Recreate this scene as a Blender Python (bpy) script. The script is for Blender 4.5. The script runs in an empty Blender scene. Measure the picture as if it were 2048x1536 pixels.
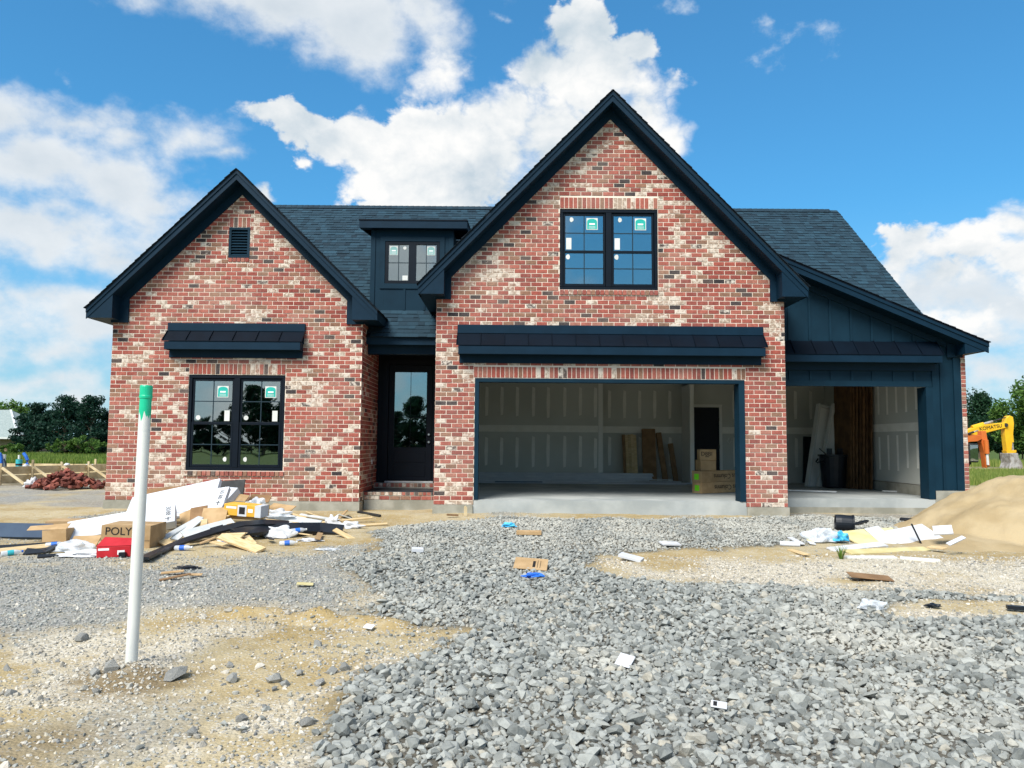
import bpy, bmesh, math, random
import numpy as np
from mathutils import Vector, Matrix, Euler
random.seed(7); rng = np.random.default_rng(7)
SC = bpy.context.scene; COL = SC.collection
R = math.radians
# ------------------------------------------------------------------ camera
FPX, PITCH, ROLL, CZ = 1540.0, R(4.4), R(0.45), 1.45     # focal length in pixels of the 2048 px photograph
_fw = np.array([0, math.cos(PITCH), math.sin(PITCH)]); _u0 = np.cross([1., 0, 0], _fw)
_R = math.cos(ROLL)*np.array([1., 0, 0]) + math.sin(ROLL)*_u0
_U = math.cos(ROLL)*_u0 - math.sin(ROLL)*np.array([1., 0, 0])
_C = np.array([0, 0, CZ])
def ray(px, py): return _fw + _R*(px-1024)/FPX - _U*(py-768)/FPX
def atY(px, py, Y):
    d = ray(px, py); return Vector(_C + d*(Y/d[1]))
def atZ(px, py, Z):
    d = ray(px, py); return Vector(_C + d*((Z-CZ)/d[2]))
cam = bpy.data.objects.new('camera', bpy.data.cameras.new('camera')); COL.objects.link(cam)
cam.data.sensor_width = 36; cam.data.lens = FPX/2048*36; cam.data.clip_end = 3000; cam.data.clip_start = 0.05
cam.matrix_world = Matrix((( _R[0], _U[0], -_fw[0], 0), (_R[1], _U[1], -_fw[1], 0), (_R[2], _U[2], -_fw[2], CZ), (0, 0, 0, 1)))
SC.camera = cam
# ------------------------------------------------------------------ render settings, light
SC.render.engine = 'CYCLES'
SC.cycles.use_denoising = True
SC.cycles.max_bounces = 7; SC.cycles.diffuse_bounces = 4; SC.cycles.glossy_bounces = 3
SC.cycles.transparent_max_bounces = 8; SC.cycles.caustics_reflective = False; SC.cycles.caustics_refractive = False
SC.view_settings.view_transform = 'Standard'; SC.view_settings.look = 'None'; SC.view_settings.gamma = 1
SC.view_settings.use_curve_mapping = False
SC.view_settings.exposure = 2.0
SUN_EL, SUN_AZ = R(48), R(-150)            # azimuth from +Y towards +X: behind and to one side of the camera
to_sun = Vector((math.sin(SUN_AZ)*math.cos(SUN_EL), math.cos(SUN_AZ)*math.cos(SUN_EL), math.sin(SUN_EL)))
sun = bpy.data.objects.new('sun', bpy.data.lights.new('sun', 'SUN')); COL.objects.link(sun)
sun.data.energy = 1.5; sun.data.angle = R(30); sun.data.color = (1.0, 0.955, 0.88)
sun.location = (0, 0, 40); sun.rotation_euler = to_sun.to_track_quat('Z', 'Y').to_euler()

# ------------------------------------------------------------------ node helpers
class NT:
    def __init__(s, nt): s.nt = nt; nt.nodes.clear()
    def n(s, typ, ins=None, **props):
        nd = s.nt.nodes.new(typ)
        for k, v in props.items(): setattr(nd, k, v)
        for k, v in (ins or {}).items():
            sk = nd.inputs[k]
            if isinstance(v, bpy.types.NodeSocket): s.nt.links.new(v, sk)
            else: sk.default_value = v
        return nd
    def m(s, op, a, b=None, c=None, clamp=False):
        ins = {0: a}
        if b is not None: ins[1] = b
        if c is not None: ins[2] = c
        return s.n('ShaderNodeMath', ins, operation=op, use_clamp=clamp).outputs[0]
    def v(s, op, a, b=None, out=0):
        ins = {0: a}
        if b is not None: ins[1] = b
        return s.n('ShaderNodeVectorMath', ins, operation=op).outputs[out]
    def mix(s, f, a, b, blend='MIX'):
        nd = s.nt.nodes.new('ShaderNodeMix'); nd.data_type = 'RGBA'; nd.blend_type = blend
        for i, v in ((0, f), (6, a), (7, b)):
            if isinstance(v, bpy.types.NodeSocket): s.nt.links.new(v, nd.inputs[i])
            else: nd.inputs[i].default_value = v if i == 0 else (*v[:3], 1)
        return nd.outputs[2]
    def ss(s, x, lo, hi):
        return s.n('ShaderNodeMapRange', {0: x, 1: lo, 2: hi, 3: 0.0, 4: 1.0}, interpolation_type='SMOOTHSTEP').outputs[0]
    def noise(s, vec, scale, detail=3, rough=0.55, out=0, **k):
        return s.n('ShaderNodeTexNoise', {'Vector': vec, 'Scale': scale, 'Detail': detail, 'Roughness': rough}, **k).outputs[out]

# ------------------------------------------------------------------ sky
world = bpy.data.worlds.new('World'); SC.world = world; world.use_nodes = True
def build_sky():
    t = NT(world.node_tree)
    d = t.n('ShaderNodeTexCoord').outputs['Generated']
    d = t.v('NORMALIZE', d)
    sky = t.n('ShaderNodeTexSky', sky_type='NISHITA', sun_disc=False, sun_elevation=SUN_EL, sun_rotation=SUN_AZ,
              air_density=1.0, dust_density=0.25, ozone_density=3.0, altitude=200).outputs[0]
    # cloud masses: centre and radii in pixels of the photograph, turned into directions once
    crisp = [(640,262,70,50),(700,290,95,90),(770,330,110,110),(850,290,100,95),(930,250,70,85),(905,140,52,48),(960,330,140,110),
             (1030,240,110,95),(1090,130,75,95),(1160,55,85,75),(1180,160,120,125),(1250,150,90,90),(1010,300,150,120),(1285,85,62,62),(1300,190,75,90),(1345,160,40,48),
             (1330,270,65,70),(1150,280,140,120),(820,390,160,60),(600,235,40,30),(560,245,40,16),(520,238,30,12),
             (1850,470,26,30),(1820,500,65,40),(1905,530,90,50),(1975,490,75,60),(2040,450,70,70),(2100,520,150,100),(1800,530,50,30),(1850,655,60,26),(1935,665,50,30),(520,385,32,22),(490,400,40,30)]
    soft = [(480,-10,110,70),(580,20,130,85),(700,60,120,85),(760,110,75,50),(850,20,75,80),(660,-60,300,120),(880,90,40,30),
            (0,230,120,60),(130,235,120,45),(250,270,130,50),(370,300,95,35),(455,325,45,10),(60,330,150,80),(220,370,180,75),(330,400,130,60),
            (90,470,200,75),(250,500,160,60),(60,600,150,45),(180,620,120,60),(90,700,190,30),(80,770,190,40),(180,800,120,30),(280,-5,60,26),
            (1950,590,150,65),(1860,570,90,55),(2040,620,140,70),(1900,690,120,50),(1980,760,140,40),(1960,700,120,30),(-300,400,300,180),(2400,560,300,130),(-250,650,330,120)]
    wisps = [(1625,62,52,34,0),(1590,88,56,26,0),(1550,112,40,16,0),(1562,62,24,20,0),(1690,2,22,14,0),(112,147,26,16,0),(1012,30,34,14,0),(1368,6,36,16,0)]
    def uv(px, py):
        q = ray(px, py); return q[0]/q[1], q[2]/q[1]
    sp = t.n('ShaderNodeSeparateXYZ', {0: d})
    y = t.m('MAXIMUM', sp.outputs[1], 0.05)
    u, v = t.m('DIVIDE', sp.outputs[0], y), t.m('DIVIDE', sp.outputs[2], y)
    st = t.v('MULTIPLY', d, (1.0, 1.0, 1.35))
    # the blue: the sky node, its glare towards the horizon compressed
    lum = t.m('MAXIMUM', t.n('ShaderNodeSeparateColor', {0: sky}).outputs[1], 0.0)
    comp = t.m('DIVIDE', SKYGAIN, t.m('ADD', 1.0, t.m('MULTIPLY', lum, SKYCOMP)))
    skyc = t.v('MULTIPLY', t.v('MULTIPLY', sky, SKYTINT), t.n('ShaderNodeCombineXYZ', {0: comp, 1: comp, 2: comp}).outputs[0])
    K = CLOUDK
    skyc = t.mix(t.m('MULTIPLY', t.ss(sp.outputs[2], .30, -.02), .62), skyc, (K*.46, K*.66, K*.86))
    # broken cumulus all round, outside the part of the sky that the photograph shows
    g0, g1 = t.noise(t.v('ADD', st, (3.1, 1.7, .4)), 2.3, 5, 0.55), t.noise(t.v('ADD', st, (3.08, 1.7, 0.45)), 2.3, 3, 0.55)
    gd = t.ss(g0, 0.44, 0.58)
    gl = t.m('ADD', t.m('MULTIPLY', t.m('SUBTRACT', g0, g1), 3.0), 0.6, clamp=True)
    gcol = t.mix(t.m('MULTIPLY', gd, .95), skyc, t.mix(gl, (K*.50, K*.565, K*.625), (K, K, K*.99)))
    bg0 = t.n('ShaderNodeBackground', {'Color': gcol, 'Strength': 0.1})
    # the clouds that the photograph shows
    warp = t.v('SUBTRACT', t.noise(st, 7.0, 3, 0.5, out=1), (0.5, 0.5, 0.5))
    P = t.v('ADD', t.n('ShaderNodeCombineXYZ', {0: u, 1: v, 2: 0.0}).outputs[0], t.v('MULTIPLY', warp, (.11, .11, 0)))
    def chain(blobs, k):
        acc = None
        for b in blobs:
            c = uv(b[0], b[1]); rx, ry = b[2]/FPX, b[3]/FPX; rot = R(b[4]) if len(b) > 4 else 0.0
            q = t.v('SUBTRACT', P, (c[0], c[1], 0))
            if rot: q = t.n('ShaderNodeMapping', {'Vector': q, 'Rotation': (0, 0, rot)}).outputs[0]
            l = t.v('LENGTH', t.v('MULTIPLY', q, (1/rx, 1/ry, 0)), out=1)
            kk = max(.30, min(1., min(b[2], b[3])/80.))
            if kk < 1: l = t.m('MULTIPLY_ADD', l, kk, 1-kk)
            acc = l if acc is None else t.m('SMOOTH_MIN', acc, l, k)
        return t.m('SUBTRACT', 1.0, acc)
    def detail(vec):
        f1 = t.m('SUBTRACT', t.noise(vec, 11.0, 8, 0.60), 0.5)
        bl = t.m('ABSOLUTE', t.m('SUBTRACT', t.noise(t.v('ADD', vec, t.v('MULTIPLY', warp, (.05, .05, .05))), 17.0, 5, 0.55), 0.5))
        return f1, t.m('SUBTRACT', 0.16, bl)
    bc, bs, bw = chain(crisp, 0.35), chain(soft, 0.4), chain(wisps, 0.2)
    fa, pa = detail(st); fb, pb = detail(t.v('ADD', st, (-0.014, 0.0, 0.040)))
    def crispf(f, p): return t.m('ADD', t.m('MULTIPLY', f, 1.5), t.m('MULTIPLY', p, -1.9))
    def softf(f, p): return t.m('ADD', t.m('MULTIPLY', f, 2.4), t.m('MULTIPLY', p, -.6))
    ca, cb, sa, sb = crispf(fa, pa), crispf(fb, pb), softf(fa, pa), softf(fb, pb)
    A0 = t.m('ADD', t.m('ADD', bc, ca), 0.26); A1 = t.m('ADD', t.m('ADD', bs, sa), 0.36)
    wid = t.m('ADD', t.m('MULTIPLY', t.ss(t.noise(st, 4.5, 2), .42, .62), .62), .20)
    den1 = t.ss(A0, 0.0, wid); den2 = t.ss(A1, -0.05, 0.95)
    den3 = t.m('MULTIPLY', t.ss(t.m('ADD', bw, t.m('MULTIPLY', fa, 3.2)), -.02, .62), .72)
    up = t.m('MULTIPLY', t.ss(bc, .05, .75), .20)
    big = t.ss(t.noise(t.v('ADD', st, (5.2, 0, 2.1)), 6.0, 3, .5), .40, .66)
    lit1 = t.m('SUBTRACT', t.m('ADD', t.m('MULTIPLY', t.m('SUBTRACT', ca, cb), 0.72), 1.02), t.m('ADD', up, t.m('MULTIPLY', big, .62)), clamp=True)
    lit2 = t.m('SUBTRACT', t.m('ADD', t.m('MULTIPLY', t.m('SUBTRACT', sa, sb), 0.36), 0.74), t.m('MULTIPLY', t.ss(A1, 0.3, 1.7), 0.36), clamp=True)
    c1 = t.mix(lit1, (K*0.55, K*0.655, K*0.74), (K, K, K*0.99)); c2 = t.mix(lit2, (K*0.50, K*0.60, K*0.69), (K*0.95, K*0.97, K*0.98))
    col = t.mix(t.m('MULTIPLY', den2, 0.95), skyc, c2)
    col = t.mix(den3, col, (K*.80, K*.88, K*.95))
    col = t.mix(den1, col, c1)
    bg1 = t.n('ShaderNodeBackground', {'Color': col, 'Strength': 0.1})
    inside = t.m('MAXIMUM', t.m('DIVIDE', t.m('ABSOLUTE', u), 0.78), t.m('DIVIDE', t.m('ABSOLUTE', t.m('SUBTRACT', v, 0.27)), 0.44))
    fac = t.m('MULTIPLY', t.m('SUBTRACT', 1.0, t.ss(inside, .95, 1.15)), t.m('GREATER_THAN', sp.outputs[1], 0.06))
    mx = t.n('ShaderNodeMixShader', {0: fac}); t.nt.links.new(bg0.outputs[0], mx.inputs[1]); t.nt.links.new(bg1.outputs[0], mx.inputs[2])
    o = t.n('ShaderNodeOutputWorld'); t.nt.links.new(mx.outputs[0], o.inputs[0])
    world.cycles.sampling_method = 'MANUAL'; world.cycles.sample_map_resolution = 512
SKYGAIN, SKYCOMP, SKYTINT, CLOUDK = 0.53, 0.14, (0.42, 1.0, 1.16), 2.50
build_sky()

# ------------------------------------------------------------------ materials
MATS = {}
def material(name, c1, c2=None, scale=8.0, rough=0.7, bump=0.0, bscale=None, detail=4, rnd=0.0, spec=0.35, metal=0.0, lo=0.35, hi=0.65, stretch=(1,1,1), extra=None):
    """colour c1 to c2 by noise in object space, optional relief and per-object variation"""
    m = bpy.data.materials.new(name); m.use_nodes = True; t = NT(m.node_tree)
    o = t.n('ShaderNodeOutputMaterial')
    co = t.v('MULTIPLY', t.n('ShaderNodeTexCoord').outputs['Object'], stretch)
    info = t.n('ShaderNodeObjectInfo').outputs['Random']
    co = t.v('ADD', co, t.n('ShaderNodeCombineXYZ', {0: t.m('MULTIPLY', info, 37.0), 1: 0.0, 2: 0.0}).outputs[0])
    col = t.mix(t.ss(t.noise(co, scale, detail), lo, hi), c1, c2 or c1)
    if rnd: col = t.mix(1.0, col, t.n('ShaderNodeHueSaturation', {'Color': (1, 1, 1, 1), 'Value': t.m('ADD', t.m('MULTIPLY', info, 2*rnd), 1-rnd)}).outputs[0], 'MULTIPLY')
    if extra: col = extra(t, co, col)
    b = t.n('ShaderNodeBsdfPrincipled', {'Base Color': col, 'Roughness': rough, 'Metallic': metal, 'Specular IOR Level': spec})
    if bump:
        h = t.noise(co, bscale or scale*4, 5)
        t.nt.links.new(t.n('ShaderNodeBump', {'Height': h, 'Strength': bump, 'Distance': 0.01}).outputs[0], b.inputs['Normal'])
    t.nt.links.new(b.outputs[0], o.inputs[0]); MATS[name] = m; return m
TRIM = material('trim_paint', (.0020, .0165, .034), (.0030, .020, .041), 3, .55, .12, 14, spec=.15)
SIDE = material('siding_paint', (.0030, .0205, .0375), (.0042, .0255, .046), 2.5, .62, .12, 60, spec=.15)
METAL = material('dark_metal_sheet', (.0006, .0036, .0090), (.0010, .0056, .0130), 2, .55, .08, 8, spec=.12)
GRID = material('grille_bar', (.006, .022, .034), None, 3, .5)
FRAMEM = material('window_frame_vinyl', (.0012, .0045, .010), (.0016, .006, .013), 3, .45, spec=.2)
DOORM = material('door_paint', (.0009, .003, .008), (.0013, .004, .010), 3, .5, spec=.2)
CONC = material('concrete', (.23, .225, .185), (.36, .35, .30), 2.2, .9, .35, 30, detail=8)
CONCF = material('concrete_floor', (.30, .325, .325), (.42, .44, .43), 1.5, .8, .15, 25, detail=8)
DRYW = material('drywall_paper', (.52, .53, .49), (.58, .59, .55), .8, .9, .03, 60)
JOINT = material('joint_compound', (.80, .79, .73), (.86, .85, .80), 5, .85)
CORNERW = material('corner_bead_white', (.80, .80, .76), None, 5, .8)
CARD = material('cardboard', (.36, .235, .115), (.44, .30, .16), 6, .85, .1, 60, rnd=.14)
CARDD = material('cardboard_brown', (.20, .115, .055), (.27, .16, .08), 6, .85, .1, 60, rnd=.1)
WHITEC = material('white_carton', (.52, .54, .58), (.60, .62, .65), 3, .55, .04, 30, rnd=.04)
WHITEP = material('white_pvc', (.60, .615, .59), (.68, .69, .66), 2, .4, .02, 20, rnd=.05)
PINE = material('pine_board', (.50, .36, .18), (.64, .49, .28), 5, .75, .12, 40, rnd=.14, stretch=(1, 6, 6))
PINEY = material('yellow_foam', (.56, .48, .22), (.64, .57, .31), 4, .8, .1, 40, rnd=.1)
FORMW = material('form_lumber', (.42, .33, .19), (.58, .48, .30), 4, .8, .1, 30, rnd=.16)
BLKP = material('black_plastic', (.008, .011, .016), (.014, .018, .024), 4, .42, .05, 20)
SLATE = material('slate_sheet', (.022, .045, .085), (.03, .058, .10), 3, .5, .05, 20)
RED = material('red_carton', (.42, .012, .02), (.50, .02, .03), 5, .5)
ORANGE = material('amber_carton', (.66, .36, .035), (.72, .42, .06), 5, .55)
DARKW = material('dark_brown_wood', (.075, .038, .016), (.13, .068, .028), 5, .8, .1, 30, rnd=.4)
GREYP = material('grey_trim_board', (.45, .47, .47), (.58, .60, .60), 4, .6, .06, 30, rnd=.12)
PAPER = material('white_paper', (.50, .51, .53), (.60, .61, .63), 5, .8, .1, 30)
INK = material('printed_ink', (.012, .011, .012), None, 5, .7)
WHITEINK = material('white_print', (.8, .8, .8), None, 5, .7)
BLUEP = material('blue_plastic', (.02, .11, .50), (.03, .17, .62), 8, .4, .1, 30)
SKYBP = material('sky_blue_plastic', (.05, .36, .62), (.08, .45, .70), 8, .45, .1, 30)
TEAL = material('teal_pipe', (.03, .36, .42), (.05, .44, .50), 4, .5)
GREENT = material('green_sticker', (.01, .36, .30), (.02, .42, .36), 6, .5)
PALET = material('veiled_sticker', (.22, .42, .40), None, 6, .5)  # dormer print paled: the veil of the glass is put into its colour
LIME = material('lime_sticker', (.20, .75, .02), None, 5, .5)
TARP = material('black_tarp', (.010, .013, .018), (.05, .055, .06), 5, .45, .5, 7)
CHROME = material('satin_nickel', (.6, .6, .6), None, 5, .3, metal=1.0)
YEL = material('excavator_yellow', (.72, .40, .012), (.80, .47, .02), 2, .45, .05, 10)
ORG = material('excavator_orange', (.62, .16, .03), (.55, .12, .02), 2, .5, .05, 10)
STEELM = material('worn_steel', (.20, .18, .16), (.38, .37, .36), 5, .55, .2, 20)
DARKM = material('dark_machine', (.012, .013, .014), (.03, .03, .03), 5, .6)
BARK = material('bark', (.09, .065, .045), (.15, .11, .075), 6, .95, .4, 12)
ROOM = material('unlit_room_dark', (.05, .055, .05), None, 2, .9)  # near-black colour stands in for the shade of unlit rooms behind glass
SANDM = material('sand', (.345, .26, .14), (.42, .33, .195), 1.6, .95, .9, 40, detail=9)
ROOFG = material('grey_green_roof', (.22, .27, .26), (.30, .35, .34), 5, .8, .2, 40)
TANB = material('tan_brick_wall', (.30, .20, .12), (.38, .27, .17), 8, .9, .2, 40)

def glass_material():
    m = bpy.data.materials.new('window_glass'); m.use_nodes = True; t = NT(m.node_tree)
    o = t.n('ShaderNodeOutputMaterial')
    tr = t.n('ShaderNodeBsdfTransparent', {'Color': (.42, .52, .50, 1)})
    gl = t.n('ShaderNodeBsdfGlossy', {'Color': (.82, .90, .92, 1), 'Roughness': 0.012})
    co = t.n('ShaderNodeTexCoord').outputs['Object']
    bp = t.n('ShaderNodeBump', {'Height': t.noise(co, 1.6, 1), 'Strength': 0.05, 'Distance': 0.05}); t.nt.links.new(bp.outputs[0], gl.inputs['Normal'])
    f = t.n('ShaderNodeFresnel', {'IOR': 1.5}).outputs[0]
    mx = t.n('ShaderNodeMixShader', {0: t.m('ADD', t.m('MULTIPLY', f, 1.4), 0.32, clamp=True)})
    t.nt.links.new(tr.outputs[0], mx.inputs[1]); t.nt.links.new(gl.outputs[0], mx.inputs[2]); t.nt.links.new(mx.outputs[0], o.inputs[0]); return m
GLASS = glass_material()
def plastic_film():
    m = bpy.data.materials.new('clear_plastic'); m.use_nodes = True; t = NT(m.node_tree)
    o = t.n('ShaderNodeOutputMaterial'); tr = t.n('ShaderNodeBsdfTransparent', {'Color': (.9, .93, .95, 1)})
    b = t.n('ShaderNodeBsdfPrincipled', {'Base Color': (.75, .78, .82, 1), 'Roughness': .25})
    mx = t.n('ShaderNodeMixShader', {0: .55}); t.nt.links.new(tr.outputs[0], mx.inputs[1]); t.nt.links.new(b.outputs[0], mx.inputs[2]); t.nt.links.new(mx.outputs[0], o.inputs[0]); return m
FILM = plastic_film()
def brick_material():
    m = bpy.data.materials.new('tumbled_brick'); m.use_nodes = True; t = NT(m.node_tree); o = t.n('ShaderNodeOutputMaterial')
    tone = t.n('ShaderNodeAttribute', attribute_name='tone').outputs['Fac']; seed = t.n('ShaderNodeAttribute', attribute_name='seed').outputs['Fac']
    geo = t.n('ShaderNodeNewGeometry')
    p = t.v('ADD', geo.outputs['Position'], t.n('ShaderNodeCombineXYZ', {0: t.m('MULTIPLY', seed, 53.0), 1: t.m('MULTIPLY', seed, 31.0), 2: 0.0}).outputs[0])
    rp = t.n('ShaderNodeValToRGB', {0: tone}); cr = rp.color_ramp; cr.interpolation = 'CONSTANT'
    stops = [(0.0, (.305, .078, .058)), (.17, (.245, .060, .047)), (.32, (.335, .100, .074)), (.44, (.215, .056, .046)), (.54, (.325, .130, .096)),
             (.62, (.25, .130, .086)), (.70, (.21, .112, .074)), (.765, (.036, .031, .034)), (.79, (.080, .060, .056)), (.82, (.31, .180, .132)), (.91, (.36, .27, .205))]
    cr.elements[0].position = 0; cr.elements[0].color = (*stops[0][1], 1); cr.elements[1].position = stops[1][0]; cr.elements[1].color = (*stops[1][1], 1)
    for q, c in stops[2:]:
        e = cr.elements.new(q); e.color = (*c, 1)
    n1 = t.noise(p, 9, 4, .6); n2 = t.noise(p, 24, 5, .65)
    base = t.mix(1.0, rp.outputs[0], t.n('ShaderNodeHueSaturation', {'Color': (1, 1, 1, 1), 'Value': t.m('ADD', t.m('MULTIPLY', n2, 1.3), t.m('ADD', t.m('MULTIPLY', n1, .5), .12))}).outputs[0], 'MULTIPLY')
    heavy = t.ss(tone, .800, .815)                                   # lime-washed bricks
    thr = t.m('SUBTRACT', .63, t.m('MULTIPLY', heavy, .19))
    wash = t.ss(t.m('ADD', t.m('MULTIPLY', n1, .6), t.m('MULTIPLY', n2, .4)), thr, t.m('ADD', thr, .13))
    base = t.mix(t.m('MULTIPLY', wash, .85), base, (.66, .60, .52))
    hz = t.m('MULTIPLY', t.ss(t.m('ADD', t.m('MULTIPLY', t.noise(geo.outputs['Position'], 1.1, 4), .6), t.m('MULTIPLY', t.noise(geo.outputs['Position'], 60, 3), .4)), .40, .66), .17)
    base = t.mix(hz, base, (.58, .46, .39))
    b = t.n('ShaderNodeBsdfPrincipled', {'Base Color': base, 'Roughness': .9, 'Specular IOR Level': .2})
    t.nt.links.new(t.n('ShaderNodeBump', {'Height': n2, 'Strength': .5, 'Distance': .006}).outputs[0], b.inputs['Normal'])
    t.nt.links.new(b.outputs[0], o.inputs[0]); return m
BRICK = brick_material()
MORTAR = material('mortar', (.74, .635, .53), (.82, .72, .61), 3, .95, .2, 60, detail=8)
def shingle_material():
    m = bpy.data.materials.new('asphalt_shingle'); m.use_nodes = True; t = NT(m.node_tree); o = t.n('ShaderNodeOutputMaterial')
    tone = t.n('ShaderNodeAttribute', attribute_name='tone').outputs['Fac']
    pos = t.n('ShaderNodeNewGeometry').outputs['Position']
    col = t.mix(tone, (.0006, .004, .009), (.019, .056, .084))
    col = t.mix(t.m('MULTIPLY', t.ss(t.noise(pos, 140, 2), .5, .7), .3), col, (.05, .11, .16))
    b = t.n('ShaderNodeBsdfPrincipled', {'Base Color': col, 'Roughness': .85, 'Specular IOR Level': .3})
    t.nt.links.new(t.n('ShaderNodeBump', {'Height': t.noise(pos, 160, 2), 'Strength': .4, 'Distance': .004}).outputs[0], b.inputs['Normal'])
    t.nt.links.new(b.outputs[0], o.inputs[0]); return m
SHINGLE = shingle_material()
def leaf_material(name, c1, c2):
    m = bpy.data.materials.new(name); m.use_nodes = True; t = NT(m.node_tree); o = t.n('ShaderNodeOutputMaterial')
    tone = t.n('ShaderNodeAttribute', attribute_name='tone').outputs['Fac']
    col = t.mix(tone, c1, c2)
    b = t.n('ShaderNodeBsdfPrincipled', {'Base Color': col, 'Roughness': .6, 'Specular IOR Level': .25}); tl = t.n('ShaderNodeBsdfTranslucent', {'Color': col})
    mx = t.n('ShaderNodeMixShader', {0: .3}); t.nt.links.new(b.outputs[0], mx.inputs[1]); t.nt.links.new(tl.outputs[0], mx.inputs[2]); t.nt.links.new(mx.outputs[0], o.inputs[0]); return m
CEDAR = leaf_material('cedar_leaf', (.006, .030, .022), (.022, .075, .040))
LEAFG = leaf_material('green_leaf', (.030, .095, .018), (.14, .24, .045))
LEAFD = leaf_material('dark_leaf', (.008, .034, .018), (.030, .085, .034))
GRASSM = leaf_material('grass_blade', (.085, .18, .020), (.27, .31, .075))
def stone_material(name, c1, c2, c3, bl=22):
    m = bpy.data.materials.new(name); m.use_nodes = True; t = NT(m.node_tree); o = t.n('ShaderNodeOutputMaterial')
    rnd = t.n('ShaderNodeObjectInfo').outputs['Random']; pos = t.n('ShaderNodeNewGeometry').outputs['Position']
    col = t.mix(t.ss(rnd, 0, .8), c1, c2); col = t.mix(t.ss(rnd, .88, .96), col, c3)
    n = t.noise(pos, bl, 5, .62)
    col = t.mix(1.0, col, t.n('ShaderNodeHueSaturation', {'Color': (1, 1, 1, 1), 'Value': t.m('ADD', t.m('MULTIPLY', n, .9), .55)}).outputs[0], 'MULTIPLY')
    far_ = t.ss(t.n('ShaderNodeSeparateXYZ', {0: pos}).outputs[1], 7.5, 12.5)      # dust blown out from the house
    dust = t.m('MAXIMUM', t.ss(t.noise(pos, .55, 3), .50, .70), t.m('MULTIPLY', far_, t.ss(t.noise(pos, 1.3, 4), .36, .60)))
    col = t.mix(t.m('MULTIPLY', dust, .55), col, (.50, .48, .415))
    b = t.n('ShaderNodeBsdfPrincipled', {'Base Color': col, 'Roughness': .9, 'Specular IOR Level': .2})
    t.nt.links.new(t.n('ShaderNodeBump', {'Height': n, 'Strength': .6, 'Distance': .012}).outputs[0], b.inputs['Normal'])
    t.nt.links.new(b.outputs[0], o.inputs[0]); return m
STONE = stone_material('crushed_limestone', (.17, .18, .170), (.325, .335, .312), (.36, .34, .285))
PEBBLE = stone_material('pale_pebble', (.24, .225, .19), (.54, .50, .43), (.17, .175, .175), 40)
FINEST = stone_material('fine_grey_gravel', (.18, .19, .18), (.36, .365, .34), (.46, .42, .33), 40)
ROCK = material('loose_rock', (.19, .195, .185), (.36, .355, .33), 18, .9, .6, 40, detail=6, rnd=.2)

# ------------------------------------------------------------------ mesh helpers
class MB:
    def __init__(s): s.v = []; s.f = []; s.a = []
    def add(s, vs, fs, attr=None):
        n = len(s.v); s.v += [tuple(v) for v in vs]; s.f += [tuple(i+n for i in f) for f in fs]
        if attr is not None: s.a += [attr]*len(fs)
        return s
    def box(s, x0, x1, y0, y1, z0, z1, attr=None):
        return s.add([(x0,y0,z0),(x1,y0,z0),(x1,y1,z0),(x0,y1,z0),(x0,y0,z1),(x1,y0,z1),(x1,y1,z1),(x0,y1,z1)],
                     [(0,3,2,1),(4,5,6,7),(0,1,5,4),(1,2,6,5),(2,3,7,6),(3,0,4,7)], attr)
    def prism(s, pts, y0, y1):                     # polygon in XZ, extruded along Y
        n = len(pts); area = sum(pts[i][0]*pts[(i+1)%n][1]-pts[(i+1)%n][0]*pts[i][1] for i in range(n))
        if area < 0: pts = pts[::-1]
        return s.add([(x,y0,z) for x,z in pts]+[(x,y1,z) for x,z in pts],
                     [tuple(range(n)), tuple(range(2*n-1, n-1, -1))]+[(i,i+n,(i+1)%n+n,(i+1)%n) for i in range(n)])
    def hexa(s, p): return s.add(p, [(0,3,2,1),(4,5,6,7),(0,1,5,4),(1,2,6,5),(2,3,7,6),(3,0,4,7)])
    def beam(s, a, b, w, h, up=(0,0,1)):           # rectangular bar from a to b
        a, b = Vector(a), Vector(b); d = (b-a).normalized(); r = d.cross(Vector(up)).normalized(); u = r.cross(d)
        return s.hexa([q+sx*r*w/2+sz*u*h/2 for sz in (-1,1) for q, sx in ((a,-1),(a,1),(b,1),(b,-1))])
    def tube(s, pts, rad, n=12, caps=True):
        pts = [Vector(p) for p in pts]; rad = rad if isinstance(rad, (list, tuple)) else [rad]*len(pts); rings = []
        vs, fs = [], []
        for i, p in enumerate(pts):
            d = (pts[min(i+1, len(pts)-1)]-pts[max(i-1, 0)]).normalized(); q = d.to_track_quat('Z', 'Y')
            vs += [p+q @ Vector((math.cos(2*math.pi*k/n)*rad[i], math.sin(2*math.pi*k/n)*rad[i], 0)) for k in range(n)]
        for i in range(len(pts)-1): fs += [(i*n+k, i*n+(k+1)%n, (i+1)*n+(k+1)%n, (i+1)*n+k) for k in range(n)]
        if caps: fs += [tuple(range(n-1, -1, -1)), tuple((len(pts)-1)*n+k for k in range(n))]
        return s.add(vs, fs)
    def lathe(s, prof, n=14): return s.tube([(0, 0, z) for r, z in prof], [r for r, z in prof], n)
    def mesh(s, name, mat, smooth=False, bevel=0.0):
        me = bpy.data.meshes.new(name); me.from_pydata(s.v, [], s.f); me.materials.append(mat)
        if s.a and len(s.a) == len(s.f):
            for j, nm in enumerate(('tone', 'seed')):
                if isinstance(s.a[0], tuple) and j < len(s.a[0]):
                    at = me.attributes.new(nm, 'FLOAT', 'FACE'); at.data.foreach_set('value', [x[j] for x in s.a])
        if bevel:
            bm = bmesh.new(); bm.from_mesh(me)
            bmesh.ops.bevel(bm, geom=bm.edges[:], offset=bevel, segments=1, affect='EDGES', profile=.5); bm.to_mesh(me); bm.free()
        if smooth: me.shade_smooth()
        return me
def link(o): COL.objects.link(o); return o
WM = {}
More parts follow.
